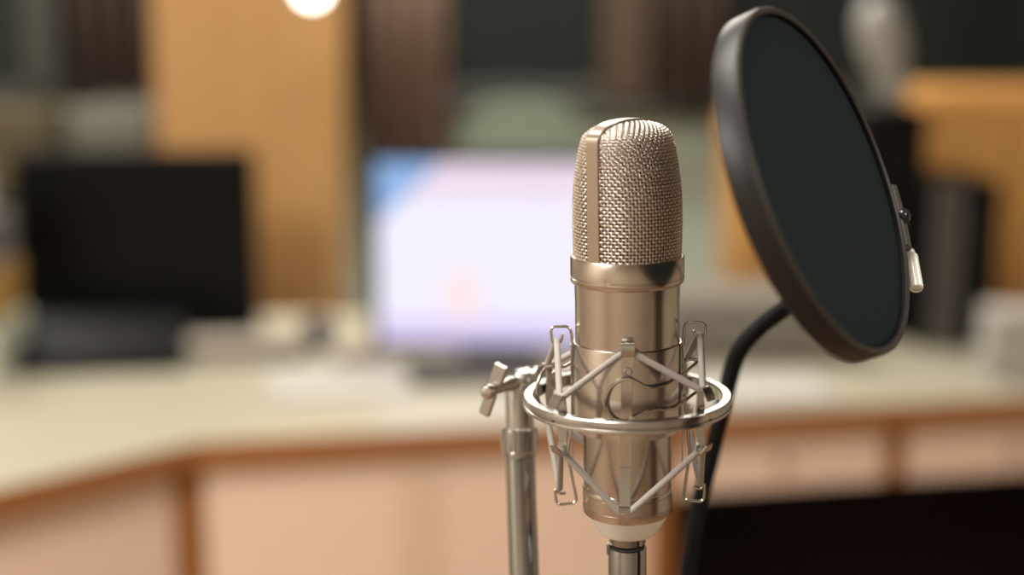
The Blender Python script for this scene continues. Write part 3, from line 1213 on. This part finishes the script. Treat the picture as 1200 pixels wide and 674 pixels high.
curtain(78, 183, M['curtain_brown'], 'dark brown curtain hanging left of the tan wooden pillar')
curtain(425, 525, M['curtain_red'], 'reddish brown curtain hanging right of the tan wooden pillar', 186)
curtain(768, 850, M['curtain_brown'], 'dark brown curtain behind the pop filter, right of the wooden mullion')

# unseen dark door, added so the microphone's flank reflects a dark band
mb = MB()
for y in (-1.31, .11):
    mb.box((X1 - .03, y, 1.06), (.06, .08, 2.12), None, .006)
mb.box((X1 - .03, -.6, 2.16), (.06, 1.5, .08), None, .006)
dr_ = structure(mb.build('added_door', M['wood_edge'], smooth=False), 'unseen dark double door added to the right wall for a dark reflection')
for y in (-.935, -.265):
    mb = MB()
    mb.box((X1 - .02, y, 1.055), (.04, .665, 2.10), None, .004)
    for z in (.55, 1.5):
        mb.box((X1 - .042, y, z), (.012, .45, .7), None, .005)
    lf_ = mb.build('door_leaf', M['wood_shade_dark'], dr_, smooth=False)
    yh = -.66 if y < -.6 else -.54
    mb = MB()
    mb.tube(rounded([(X1 - .04, yh, 1.05), (X1 - .09, yh, 1.05), (X1 - .09, yh + (-.1 if y < -.6 else .1), 1.05)], .015), .008, 10)
    mb.build('door_handle', M['brass'], lf_)

# tan wooden pillar
YP = 3.75
xa, xb = atY(186, 200, YP).x, atY(387, 200, YP).x
mb = MB()
mb.box(((xa + xb) / 2, YP + .2, ZC / 2), (xb - xa, .40, ZC - .002), None, .004)
pil = structure(mb.build('trim_1', M['wood_tan'], smooth=False), 'tan wooden pillar behind the black monitor')
mb = MB()
xj = atY(290, 100, YP).x
mb.box((xj, YP - .004, ZC / 2), (.085, .012, ZC - .2), None, .003)
mb.build('cover_strip', M['wood_tan'], pil, smooth=False)

# pendant lamp hanging in front of the pillar
lc = atY(365.5, -13, 3.2)
lampo = empty('pendant_lamp', (lc.x, lc.y, ZC), 'glowing white bulb of the pendant lamp hanging in front of the tan pillar', 'lamp')
zl_ = lc.z - ZC
mb = MB(); mb.lathe([(.002, -.03), (.03, -.028), (.05, -.012), (.052, -.001)], 40); mb.build('ceiling_rose', M['grey_light'], lampo)
mb = MB(); mb.tube([(0, 0, -.02), (0, 0, zl_ + .12)], .003, 8); mb.build('lamp_cord', M['rubber'], lampo)
mb = MB(); mb.lathe([(.004, zl_ + .14), (.016, zl_ + .135), (.018, zl_ + .10), (.03, zl_ + .085), (.08, zl_ + .055), (.105, zl_ + .03), (.103, zl_ + .03), (.078, zl_ + .052), (.018, zl_ + .075)], 48); mb.build('lamp_shade', M['grey_light'], lampo)
mb = MB(); mb.sphere((0, 0, zl_), .031, 28); mb.lathe([(.02, zl_ + .022), (.014, zl_ + .045), (.013, zl_ + .085)], 24); mb.build('bulb', M['lamp_glow'], lampo)


# unseen ceiling panels; all but the microphone's one added to brighten the room
def ceiling_panel(x, y, w, d, label, mt='panel_glow'):
    root = empty('ceiling_light', (x, y, ZC), label, 'ceiling light', 'ceiling light panels')
    mb = MB()
    for sx_ in (-1, 1):
        mb.box((sx_ * (w / 2 + .015), 0, -.025), (.03, d + .06, .05), None, .004)
        mb.box((0, sx_ * (d / 2 + .015), -.025), (w, .03, .05), None, .004)
    mb.build('light_frame', M['grey_light'], root, smooth=False)
    mb = MB()
    mb.box((0, 0, -.015), (w, d, .02))
    o = mb.build('diffuser', M['grey_light'], root, smooth=False)
    o.data.materials.append(M[mt])
    for f_ in o.data.polygons:
        if f_.center.z < -.024:
            f_.material_index = 1


ceiling_panel(-1.7, 3.7, .6, .9, 'unseen warm ceiling light panel added at the left to brighten the rear wall')  # added light out of view, washing the rear wall
ceiling_panel(.15, 3.75, 1.1, .7, 'unseen warm ceiling light panel added behind the desk to brighten the rear wall')  # also added, placed to wash the wall right of the microphone
ceiling_panel(-.35, .95, .6, 1.0, 'warm ceiling light panel above the microphone', 'panel_glow_mid')
ceiling_panel(-1.9, -.5, .9, 1.4, 'large unseen ceiling light panel added left of and behind the camera to brighten the desk front', 'panel_glow_strong')  # main unseen light, put in to brighten the desk's front panels
ceiling_panel(1.3, -.6, .5, .9, 'unseen warm ceiling light panel added right of and behind the camera as weaker light')  # weaker added light from the right, out of view

# ------------------------------------------------------------------ desk
ZD = .75
A = Vector((-1.15, 1.815)); B = Vector((-.552, 2.383)); C = Vector((1.55, 2.775))
poly = [(A.x, A.y), (B.x, B.y), (C.x, C.y), (1.55, 3.45), (-1.95, 3.45), (-1.95, 2.66)]
desk = empty('studio_desk', (0, 2.9, 0), 'long angled studio desk with cream top, brown edge and peach front panels', 'desk')
OFFD = Vector((0, -2.9, 0))


def dpoly(inset):
    """front line moved back by inset"""
    d1 = (B - A).normalized(); n1 = Vector((-d1.y, d1.x))
    d2 = (C - B).normalized(); n2 = Vector((-d2.y, d2.x))
    a = A + n1 * inset
    c_ = C + n2 * inset
    bis = (n1 + n2).normalized()
    b_ = B + bis * (inset / bis.dot(n1))
    return a, b_, c_


def loc2(p):
    return (p[0], p[1] - 2.9)


mb = MB()
a, b_, c_ = dpoly(.012)
mb.prism([loc2(q) for q in [(a.x, a.y), (b_.x, b_.y), (c_.x, c_.y), (1.55, 3.45), (-1.95, 3.45), (-1.95, 2.66)]], ZD - .04, ZD)
mb.build('desktop', M['desktop'], desk, smooth=False)
mb = MB()
mb.prism([loc2(q) for q in [(A.x, A.y), (B.x, B.y), (C.x, C.y), (c_.x, c_.y), (b_.x, b_.y), (a.x, a.y)]], ZD - .046, ZD - .0005)
mb.build('edge_band', M['wood_edge'], desk, smooth=False, label='brown wooden edge band')


def wallseg(p, q, z0_, z1_, th, name, mt, parent=desk, back=0.0):
    """upright panel between plan points p and q, thickness th going backwards"""
    d = (q - p).normalized()
    n = Vector((-d.y, d.x))
    p, q = p + n * back, q + n * back
    mb = MB()
    mb.prism([loc2(x) for x in (p, q, q + n * th, p + n * th)], z0_, z1_)
    return mb.build(name, mt, parent, smooth=False)


ai, bi, ci = dpoly(.035)
d2 = (ci - bi).normalized()


def onfront(px, py=520):
    """plan point on the straight front line seen at column px"""
    r = ray(px, py)
    # intersect in plan with line bi + d2*t
    rx, ry = r.x, r.y
    det = rx * (-d2.y) - ry * (-d2.x)
    k = (bi.x * (-d2.y) - bi.y * (-d2.x)) / det
    return Vector((rx * k, ry * k))


zlo = .04
s1, s2 = onfront(463), onfront(517)
e_l = onfront(763)
e_r = onfront(790)
wallseg(ai, bi + (ai - bi).normalized() * .042, zlo, ZD - .046, .018, 'front_panel', M['wood_peach'])
wallseg(bi + (ai - bi).normalized() * .042, bi, zlo, ZD - .046, .03, 'corner_post', M['wood_edge'], back=-.006)
wallseg(bi, bi + d2 * .018, zlo, ZD - .046, .03, 'corner_post', M['wood_edge'], back=-.006)
wallseg(bi + d2 * .018, s1, zlo, ZD - .046, .018, 'front_panel', M['wood_peach'])
wallseg(s1, s2, zlo, ZD - .046, .022, 'batten', M['wood_peach2'], back=-.004)
wallseg(s2, e_l, zlo, ZD - .046, .018, 'front_panel', M['wood_peach'])
wallseg(e_l, e_r, zlo, ZD - .046, .62, 'end_panel', M['wood_edge'])
# right half: shallow drawers over an open kneehole
zdr = .588
m1, m2 = onfront(1038), onfront(1062)
wallseg(m1, m2, zdr, ZD - .046, .55, 'divider', M['wood_edge'])
cend = ci - d2 * .035
for p, q, pxk in ((e_r, m1, 912), (m2, cend, 1183)):
    dr = wallseg(p + d2 * .004, q - d2 * .004, zdr, ZD - .052, .018, 'drawer', M['wood_peach'])
    kp = onfront(pxk)
    mb = MB()
    nb = Vector((d2.y, -d2.x))
    mb.lathe([(.005, 0), (.005, .010), (.011, .014), (.013, .020), (.010, .025), (.003, .027)], 24, org=(kp.x, kp.y - 2.9, .648), axis=(nb.x, nb.y, 0))
    mb.build('drawer_knob', M['brass'], dr)
wallseg(e_r, cend, zdr, zdr + .012, .5, 'drawer_bottom', M['wood_shade_dark'], back=.02)
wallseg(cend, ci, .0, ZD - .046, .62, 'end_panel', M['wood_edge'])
wallseg(e_r, cend, 0.0, ZD - .046, .02, 'kneehole_back', M['wood_shade_dark'], back=.56)  # coloured near-black in place of the shade under the desk
mb = MB()
for x, y in ((-1.85, 3.35), (-1.85, 2.75), (0.2, 3.35)):
    mb.box((x, y - 2.9, (ZD - .04) / 2), (.05, .05, ZD - .04), None, .004)
mb.build('rear_legs', M['wood_edge'], desk, smooth=False)
for ob in list(desk.children):
    if ob.name.startswith('rear_legs'):
        bpy.data.objects.remove(ob)
for x, y in ((-1.85, 3.35), (-1.85, 2.75), (0.2, 3.35)):
    mb = MB()
    mb.box((x, y - 2.9, (ZD - .04) / 2), (.05, .05, ZD - .04), None, .004)
    mb.build('leg', M['wood_edge'], desk, smooth=False)
mb = MB()
for p, q in ((ai, bi), (bi, e_l)):
    d = (q - p).normalized(); n = Vector((-d.y, d.x))
    mb.prism([loc2(x) for x in (p + n * .03, q + n * .03, q + n * .05, p + n * .05)], 0, zlo)
mb.build('plinth', M['wood_shade_dark'], desk, smooth=False)


# ------------------------------------------------------------------ things on the desk
def monitor(cx, Y, zlow, w, h, yaw, label, on, stand_h):
    root = empty('computer_monitor', (cx, Y, ZD), label, 'monitor')
    root.rotation_euler = (0, 0, yaw)
    zc = zlow - ZD + h / 2
    mb = MB()
    bz = .018
    mb.box((0, .012, zc), (w, .03, h), None, .006)
    mb.box((0, .04, zc), (w * .7, .035, h * .65), None, .015)
    cs = mb.build('casing', M['black_plastic'], root, smooth=False)
    mb = MB()
    sw_, sh_ = w - 2 * bz, h - 2 * bz
    vs = [(-sw_ / 2, -.0045, zc - sh_ / 2), (sw_ / 2, -.0045, zc - sh_ / 2), (sw_ / 2, -.0045, zc + sh_ / 2), (-sw_ / 2, -.0045, zc + sh_ / 2)]
    vs += [(x, .004, z) for x, y, z in vs]
    mb.add(vs, [(0, 1, 2, 3), (7, 6, 5, 4), (0, 4, 5, 1), (1, 5, 6, 2), (2, 6, 7, 3), (3, 7, 4, 0)])
    sc = mb.build('screen', SCREEN if on else M['screen_off'], root, smooth=False, label='lit pale screen with a blue corner' if on else 'switched-off black screen')
    at_ = sc.data.attributes.new('screen_pos', 'FLOAT_VECTOR', 'POINT')
    for i, vtx in enumerate(sc.data.vertices):
        at_.data[i].vector = (vtx.co.x / sw_ + .5, (vtx.co.z - zc) / sh_ + .5, 0)
    mb = MB()
    mb.box((0, .06, (zc) / 2 + .01), (.07, .025, zc), None, .006)
    mb.build('stand_neck', M['black_plastic'], root, smooth=False)
    mb = MB()
    mb.lathe([(.086, 0), (.09, .004), (.086, .009), (.05, .012), (.03, .013)], 48, org=(0, .055, 0))
    mb.build('stand_foot', M['black_plastic'], root)
    return root


def span(pxa, pxb, pya, pyb, Y):
    """centre x, low z, width, height of a picture rectangle standing at distance Y"""
    pm = (pya + pyb) / 2
    xa, xb = atY(pxa, pm, Y).x, atY(pxb, pm, Y).x
    return (xa + xb) / 2, atY((pxa + pxb) / 2, pyb, Y).z, xb - xa, atY((pxa + pxb) / 2, pya, Y).z - atY((pxa + pxb) / 2, pyb, Y).z


YM = 3.2
cx, zl, w, h_ = span(20, 300, 177, 392, YM)
monitor(cx, YM, zl, w, h_, R(2), 'large black switched-off monitor on the left of the desk, in front of the tan pillar', False, .1)
YM2 = 3.0
cx, zl, w, h_ = span(432, 738, 180, 411, YM2)
monitor(cx, YM2, zl, w, h_, R(-3), 'bright switched-on monitor with a pale page on its screen, behind the microphone', True, .1)

# black mixing controller in front of the dark monitor
def on_desk(px, py):
    return atZ(px, py, ZD)


p = Vector((on_desk(122, 428).x, 2.955, 0))
ctl = empty('fader_controller', (p.x, p.y, ZD), 'low black fader controller on the desk in front of the dark monitor', 'controller')
ctl.rotation_euler = (0, 0, R(8))
mb = MB()
mb.add([(-.165, -.09, 0), (.165, -.09, 0), (.165, .09, 0), (-.165, .09, 0), (-.165, -.09, .03), (.165, -.09, .03), (.165, .09, .09), (-.165, .09, .09)],
       [(3, 2, 1, 0), (4, 5, 6, 7), (0, 1, 5, 4), (1, 2, 6, 5), (2, 3, 7, 6), (3, 0, 4, 7)])
mb.build('housing', M['black_plastic'], ctl, smooth=False)
sl = math.atan2(.06, .18)
for i in range(8):
    x = -.135 + i * .0385
    y = -.05 + .03 * math.sin(i * 2.1)
    mb = MB()
    mb.box((x, y, .03 + (y + .09) * .333 + .006), (.012, .022, .016), Matrix.Rotation(sl, 3, 'X'), .002)
    mb.build('fader', M['black_plastic'], ctl, smooth=False)

# keyboard and phone base under the bright monitor
p = on_desk(556, 443)
kb = empty('keyboard', (p.x, p.y, ZD), 'dark grey keyboard on the desk below the bright monitor', 'keyboard')
kb.rotation_euler = (0, 0, R(6))
mb = MB()
mb.box((0, 0, .014), (.27, .115, .02), Matrix.Rotation(R(5), 3, 'X'), .004)
mb.build('keyboard_case', M['black_plastic'], kb, smooth=False)
mb = MB()
for r_ in range(5):
    for k in range(14):
        mb.box((-.119 + k * .0183, -.043 + r_ * .0215, .027 + (-.043 + r_ * .0215) * .087), (.0155, .018, .008), None, .002)
o = mb.build('keys', M['grey_plastic'], kb, smooth=False)
o['kind'] = 'stuff'

# paper stacks and sheets
def sheets(px, py, w, d, n, rz, mt, label, name='paper_stack'):
    p = on_desk(px, py)
    mb = MB()
    rnd = random.Random(px)
    for i in range(n):
        mb.box((rnd.uniform(-.006, .006), rnd.uniform(-.006, .006), .0015 + i * .003), (w, d, .003), Matrix.Rotation(R(rnd.uniform(-4, 4)), 3, 'Z'))
    o = mb.build(name, mt, smooth=False)
    o.location = (p.x, p.y, ZD)
    o.rotation_euler = (0, 0, R(rz))
    tag(o, label, 'papers')
    return o


sheets(290, 419, .24, .10, 15, 4, M['paper_grey'], 'thick stack of greyish papers beside the black monitor')
sheets(395, 450, .27, .21, 3, 12, M['paper'], 'white sheets of paper lying on the desk left of the keyboard')
sheets(885, 458, .28, .20, 3, 8, M['paper'], 'white sheets of paper on the desk under the pop filter')
sheets(1196, 437, .15, .13, 45, -6, M['paper'], 'tall pile of cream papers at the right end of the desk, beside the computer tower')

sheets(418, 424, .085, .12, 9, 8, M['paper_grey'], 'small greyish paper stack between the navy mug and the bright monitor')
# grey amplifier behind the gooseneck
YA = 2.97
cx, zl, w, h_ = span(772, 1012, 347, 424, YA)
amp = empty('amplifier', (cx, YA, ZD), 'low grey amplifier box on the desk between the bright monitor and the black column loudspeaker', 'amplifier')
hh = zl + h_ - ZD
mb = MB(); mb.box((0, .09, hh / 2 + .006), (w, .17, hh - .012), None, .006); mb.build('amplifier_case', M['amp_grey'], amp, smooth=False)
mb = MB(); mb.box((0, .001, hh / 2 + .006), (w * .97, .012, hh - .03), None, .003); fp_ = mb.build('front_plate', M['amp_grey'], amp, smooth=False)
for i in range(4):
    mb = MB(); mb.lathe([(.014, 0), (.014, .004), (.011, .006), (.0105, .018), (.008, .02), (.001, .02)], 24, org=(-w * .33 + i * w * .16, -.004, hh * .5), axis=(0, -1, 0)); mb.build('dial', M['rubber'], fp_)
for sx_ in (-1, 1):
    for y_ in (.03, .15):
        mb = MB(); mb.lathe([(.012, 0), (.014, .003), (.014, .007)], 20, org=(sx_ * w * .42, y_, 0)); mb.build('foot', M['rubber'], amp)

# navy mug
p = on_desk(372, 408)
mug = empty('mug', (p.x, p.y, ZD), 'small navy mug on the desk left of the bright monitor', 'mug')
mb = MB()
mb.lathe([(.020, 0), (.026, .002), (.029, .02), (.030, .065), (.0285, .066), (.027, .062), (.026, .012), (.002, .008)], 32)
mb.build('mug_cup', M['navy'], mug)
mb = MB()
mb.tube(catmull([(.028, 0, .052), (.045, 0, .052), (.050, 0, .035), (.043, 0, .02), (.027, 0, .016)], 6), .004, 10)
mb.build('mug_handle', M['navy'], mug)

# left edge: ochre box, grey box and pale jar stacked
p = atY(2, 372, 2.9)
zz = ZD
bx = p.x - .10
def carton(x, y, z, d, mt, label, nm='cardboard_box'):
    root = empty(nm, (x, y, z), label, 'box')
    mb = MB(); mb.box((0, 0, (d[2] - .012) / 2), (d[0], d[1], d[2] - .012), None, .004); mb.build('box_body', mt, root, smooth=False)
    mb = MB(); mb.box((0, 0, d[2] - .013), (d[0] + .006, d[1] + .006, .026), None, .004); mb.build('box_lid', mt, root, smooth=False)


z_a = atY(0, 372, 2.9).z
z_b = atY(0, 312, 2.9).z
z_c = atY(0, 252, 2.9).z
carton(bx, 2.9, ZD, (.24, .2, z_a - ZD), M['pale_ceramic'], 'pale grey lidded box at the left end of the desk, lowest of the stack')
carton(bx, 2.9, z_a, (.22, .2, z_b - z_a), M['ochre'], 'ochre cardboard box in the middle of the stack at the left end of the desk')
carton(bx, 2.9, z_b, (.21, .2, z_c - z_b), M['grey_plastic'], 'grey box on top of the ochre box at the left end of the desk')
jar = empty('storage_jar', (bx + .02, 2.9, z_c), 'pale ceramic jar standing on the topmost box at the left end of the desk', 'jar')
mb = MB(); mb.lathe([(.04, 0), (.06, .003), (.068, .02), (.070, .06), (.062, .085), (.05, .092)], 40); mb.build('jar_body', M['pale_ceramic'], jar)
mb = MB(); mb.lathe([(.053, .092), (.054, .10), (.045, .106), (.012, .108), (.012, .116), (.002, .119)], 40); mb.build('jar_lid', M['pale_ceramic'], jar)

# computer tower on the right
YT = 3.1
cx, zl, w, h_ = span(1080, 1168, 214, 428, YT)
tow = empty('computer_tower', (cx, YT, ZD), 'black computer tower with a grey side standing on the right end of the desk', 'computer')
hh = h_ + (zl - ZD)
mb = MB(); mb.box((0, .15, hh / 2), (w, .30, hh), None, .005); tb = mb.build('tower_case', M['black_plastic'], tow, smooth=False)
mb = MB(); mb.box((-w * .18, -.006, hh / 2), (w * .42, .016, hh * .985), None, .006); mb.build('front_bezel', M['bezel_grey'], tow, smooth=False, label='grey vertical strip of the front')
mb = MB(); mb.box((w * .27, -.003, hh * .86), (w * .36, .01, .03), None, .002); mb.build('drive_bay', M['black_plastic'], tow, smooth=False)
mb = MB(); mb.lathe([(.007, 0), (.007, .004), (.005, .006)], 20, org=(w * .24, 0, hh * .72), axis=(0, -1, 0)); mb.build('power_button', M['grey_plastic'], tow)
# black column loudspeaker and the grey lamp on it
YS = 3.2
cx, zl, w, h_ = span(1003, 1082, 128, 425, YS)
spk = empty('column_speaker', (cx, YS, ZD), 'slim black column loudspeaker on the desk behind the pop filter, left of the computer tower', 'loudspeaker')
hh = h_ + zl - ZD
mb = MB(); mb.box((0, .07, hh / 2), (w, .13, hh), None, .008); mb.build('cabinet', M['black_plastic'], spk, smooth=False)
for i in range(4):
    z = hh * (.14 + .22 * i)
    mb = MB(); mb.lathe([(w * .40, 0), (w * .40, .004), (w * .33, .006), (w * .16, -.004), (w * .1, .0), (.002, .004)], 32, org=(0, .004, z), axis=(0, -1, 0)); mb.build('driver', M['black_plastic'], spk)
hl = empty('small_lamp', (cx, YS + .07, ZD + hh), 'pale grey lamp with a long tilted head standing on the black column loudspeaker', 'lamp')
mb = MB(); mb.lathe([(.040, 0), (.042, .004), (.038, .012), (.012, .016), (.010, .03)], 32); mb.build('lamp_base', M['bezel_grey'], hl)
mb = MB(); mb.sphere((.008, -.005, .045), .038, 28, (1, 1, .95)); mb.build('bokeh_ball', M['grey_light'], hl)  # pale ball modelled after a blurred highlight
axl = Vector((-.27, -.05, .95)).normalized()
org = Vector((.002, -.005, .066))
mb = MB()
mb.lathe([(.004, -.002), (.030, 0), (.042, .02), (.052, .06), (.055, .10), (.050, .14), (.036, .17), (.012, .185), (.001, .186)], 40, org=org, axis=axl)
mb.build('lamp_head', M['grey_light'], hl)

# wooden cabinets standing behind the right of the desk
def wood_cabinet(pxa, pxb, pyt, YC, label, nd):
    xa, xb = atY(pxa, 240, YC).x, atY(pxb, 240, YC).x
    ztp = atY((pxa + pxb) / 2, pyt, YC).z
    wc = empty('wooden_cabinet', ((xa + xb) / 2, YC, 0), label, 'cabinet')
    w = xb - xa
    mb = MB()
    mb.box((0, .2, ztp / 2), (w, .38, ztp), None, .005)
    mb.build('carcass', M['wood_orange'], wc, smooth=False)
    dw = w / nd
    for k in range(nd):
        cxd = -w / 2 + dw * (k + .5)
        mb = MB(); mb.box((cxd, -.002, ztp / 2 + .01), (dw - .012, .02, ztp - .06), None, .004); dd = mb.build('door', M['wood_orange'], wc, smooth=False)
        hx = cxd + (dw / 2 - .05) * (1 if k % 2 == 0 else -1)
        mb = MB(); mb.tube(rounded([(hx, -.012, ztp * .42), (hx, -.04, ztp * .42), (hx, -.04, ztp * .52), (hx, -.012, ztp * .52)], .012), .005, 10); mb.build('handle', M['brass'], dd)


wood_cabinet(1072, 1300, 106, 3.75, 'tall orange wooden cabinet behind the computer tower at the right', 2)
wood_cabinet(866, 1000, 142, 3.75, 'lower orange wooden cabinet behind the pop filter, half hidden by it', 1)

# dark olive shelf unit at the far left
YL = 3.9
cx, zl, w, h_ = span(-70, 74, 131, 300, YL)
shf = empty('shelf_unit', (cx, YL, 0), 'dark olive shelf unit at the far left, beside the beige filing cabinet', 'shelf')
ht = zl + h_
for sx_ in (-1, 1):
    mb = MB(); mb.box((sx_ * (w / 2 - .012), .17, ht / 2), (.024, .34, ht), None, .003); mb.build('side_panel', M['olive_dark'], shf, smooth=False)
for z_ in (.03, .34, .66, .98, ht - .012):
    mb = MB(); mb.box((0, .17, z_), (w - .05, .34, .024), None, .003); mb.build('shelf_board', M['ochre_dark'], shf, smooth=False)
mb = MB(); mb.box((0, .335, ht / 2), (w - .05, .012, ht - .03)); mb.build('back_panel', M['olive_dark'], shf, smooth=False)
mb = MB(); mb.box((0, .006, (1.0 + ht) / 2), (w - .056, .014, ht - 1.03), None, .003); fl_ = mb.build('flap_door', M['ochre_dark'], shf, smooth=False)
mb = MB(); mb.sphere((0, -.01, 1.03), .011, 16); mb.build('knob', M['brass'], fl_)

# beige filing cabinet behind the black monitor
YB = 3.85
cx, zl, w, h_ = span(80, 184, 128, 300, YB)
fc = empty('filing_cabinet', (cx, YB, 0), 'beige metal filing cabinet behind the black monitor, left of the tan pillar', 'cabinet')
ht = zl + h_
mb = MB(); mb.box((0, .22, ht / 2), (w, .42, ht), None, .006); mb.build('carcass', M['beige_metal'], fc, smooth=False)
for i in range(4):
    mb = MB(); mb.box((0, .002, ht * (.13 + .245 * i)), (w - .02, .02, ht * .23), None, .004); dd = mb.build('drawer', M['beige_metal'], fc, smooth=False)
    mb = MB(); mb.box((0, -.014, ht * (.17 + .245 * i)), (.07, .016, .014), None, .004); mb.build('handle', M['grey_light'], dd, smooth=False)

# olive office chair behind the desk, its back rising above the bright monitor
YO = 3.82
ctop_ = atY(612, 116, YO)
wch = atY(695, 150, YO).x - atY(528, 150, YO).x
ch = empty('office_chair', (ctop_.x, YO, 0), 'olive upholstered office chair behind the desk, its rounded back above the bright monitor', 'chair')
mb = MB()
n_ = 28
zt_ = ctop_.z
hb = .62
vs, fs = [], []
for k, (yy, sc) in enumerate(((-.0, .93), (-.028, 1.0), (.02, 1.0), (.045, .92))):
    for i in range(n_):
        a = 2 * PI * i / n_
        ca, sa = math.cos(a), math.sin(a)
        e_ = .62
        x = wch / 2 * sc * (abs(ca) ** e_) * (1 if ca >= 0 else -1)
        z = zt_ - hb / 2 + hb / 2 * sc * (abs(sa) ** e_) * (1 if sa >= 0 else -1)
        vs.append((x, yy - .04 + .05 * (x / wch) ** 2, z))
order = [0, 1, 2, 3]
for k in range(3):
    for i in range(n_):
        i2 = (i + 1) % n_
        fs.append((k * n_ + i, k * n_ + i2, (k + 1) * n_ + i2, (k + 1) * n_ + i))
fs.append(tuple(range(n_)))
fs.append(tuple(3 * n_ + i for i in range(n_ - 1, -1, -1)))
mb.add(vs, fs)
fix_normals(mb.build('backrest', M['olive_fabric'], ch, angle=50))
mb = MB(); mb.box((0, .16 - .02, .47), (wch * 1.1, .40, .08), None, .03); mb.build('seat', M['olive_fabric'], ch, smooth=False)
mb = MB(); mb.tube(rounded([(0, .02, zt_ - .4), (0, .06, .55), (0, .06, .42), (0, .14, .42)], .05), .02, 12); mb.build('back_support', M['black_plastic'], ch)
mb = MB(); mb.lathe([(.03, .08), (.03, .30), (.022, .30), (.022, .44)], 24, org=(0, .14, 0)); mb.build('gas_column', M['black_plastic'], ch)
for i in range(5):
    a = 2 * PI * i / 5 + .3
    d = Vector((math.cos(a), math.sin(a), 0))
    mb = MB(); mb.strip([Vector((0, .14, .10)), Vector((0, .14, .10)) + d * .12 + Vector((0, 0, -.01)), Vector((0, .14, .07)) + d * .22], d.cross(Vector((0, 0, 1))), [.05, .045, .03], .025)
    lg = mb.build('leg', M['black_plastic'], ch, smooth=False)
    mb = MB(); mb.lathe([(.012, -.012), (.027, -.010), (.028, 0), (.027, .010), (.012, .012)], 20, org=Vector((0, .14, .028)) + d * .22, axis=d.cross(Vector((0, 0, 1)))); mb.build('caster', M['rubber'], lg)

# ------------------------------------------------------------------ world and view
wld = bpy.data.worlds.new('world')
scene.world = wld
wld.use_nodes = True
bg = wld.node_tree.nodes['Background']
bg.inputs['Color'].default_value = (0.9, 0.8, 0.68, 1)
bg.inputs['Strength'].default_value = 0.0
scene.view_settings.view_transform = 'Standard'
scene.view_settings.look = 'None'
scene.view_settings.gamma = 1.0
scene.view_settings.use_curve_mapping = False
scene.view_settings.exposure = 0.0
scene.cycles.use_denoising = True
scene.cycles.max_bounces = 6
scene.cycles.sample_clamp_indirect = 4.0
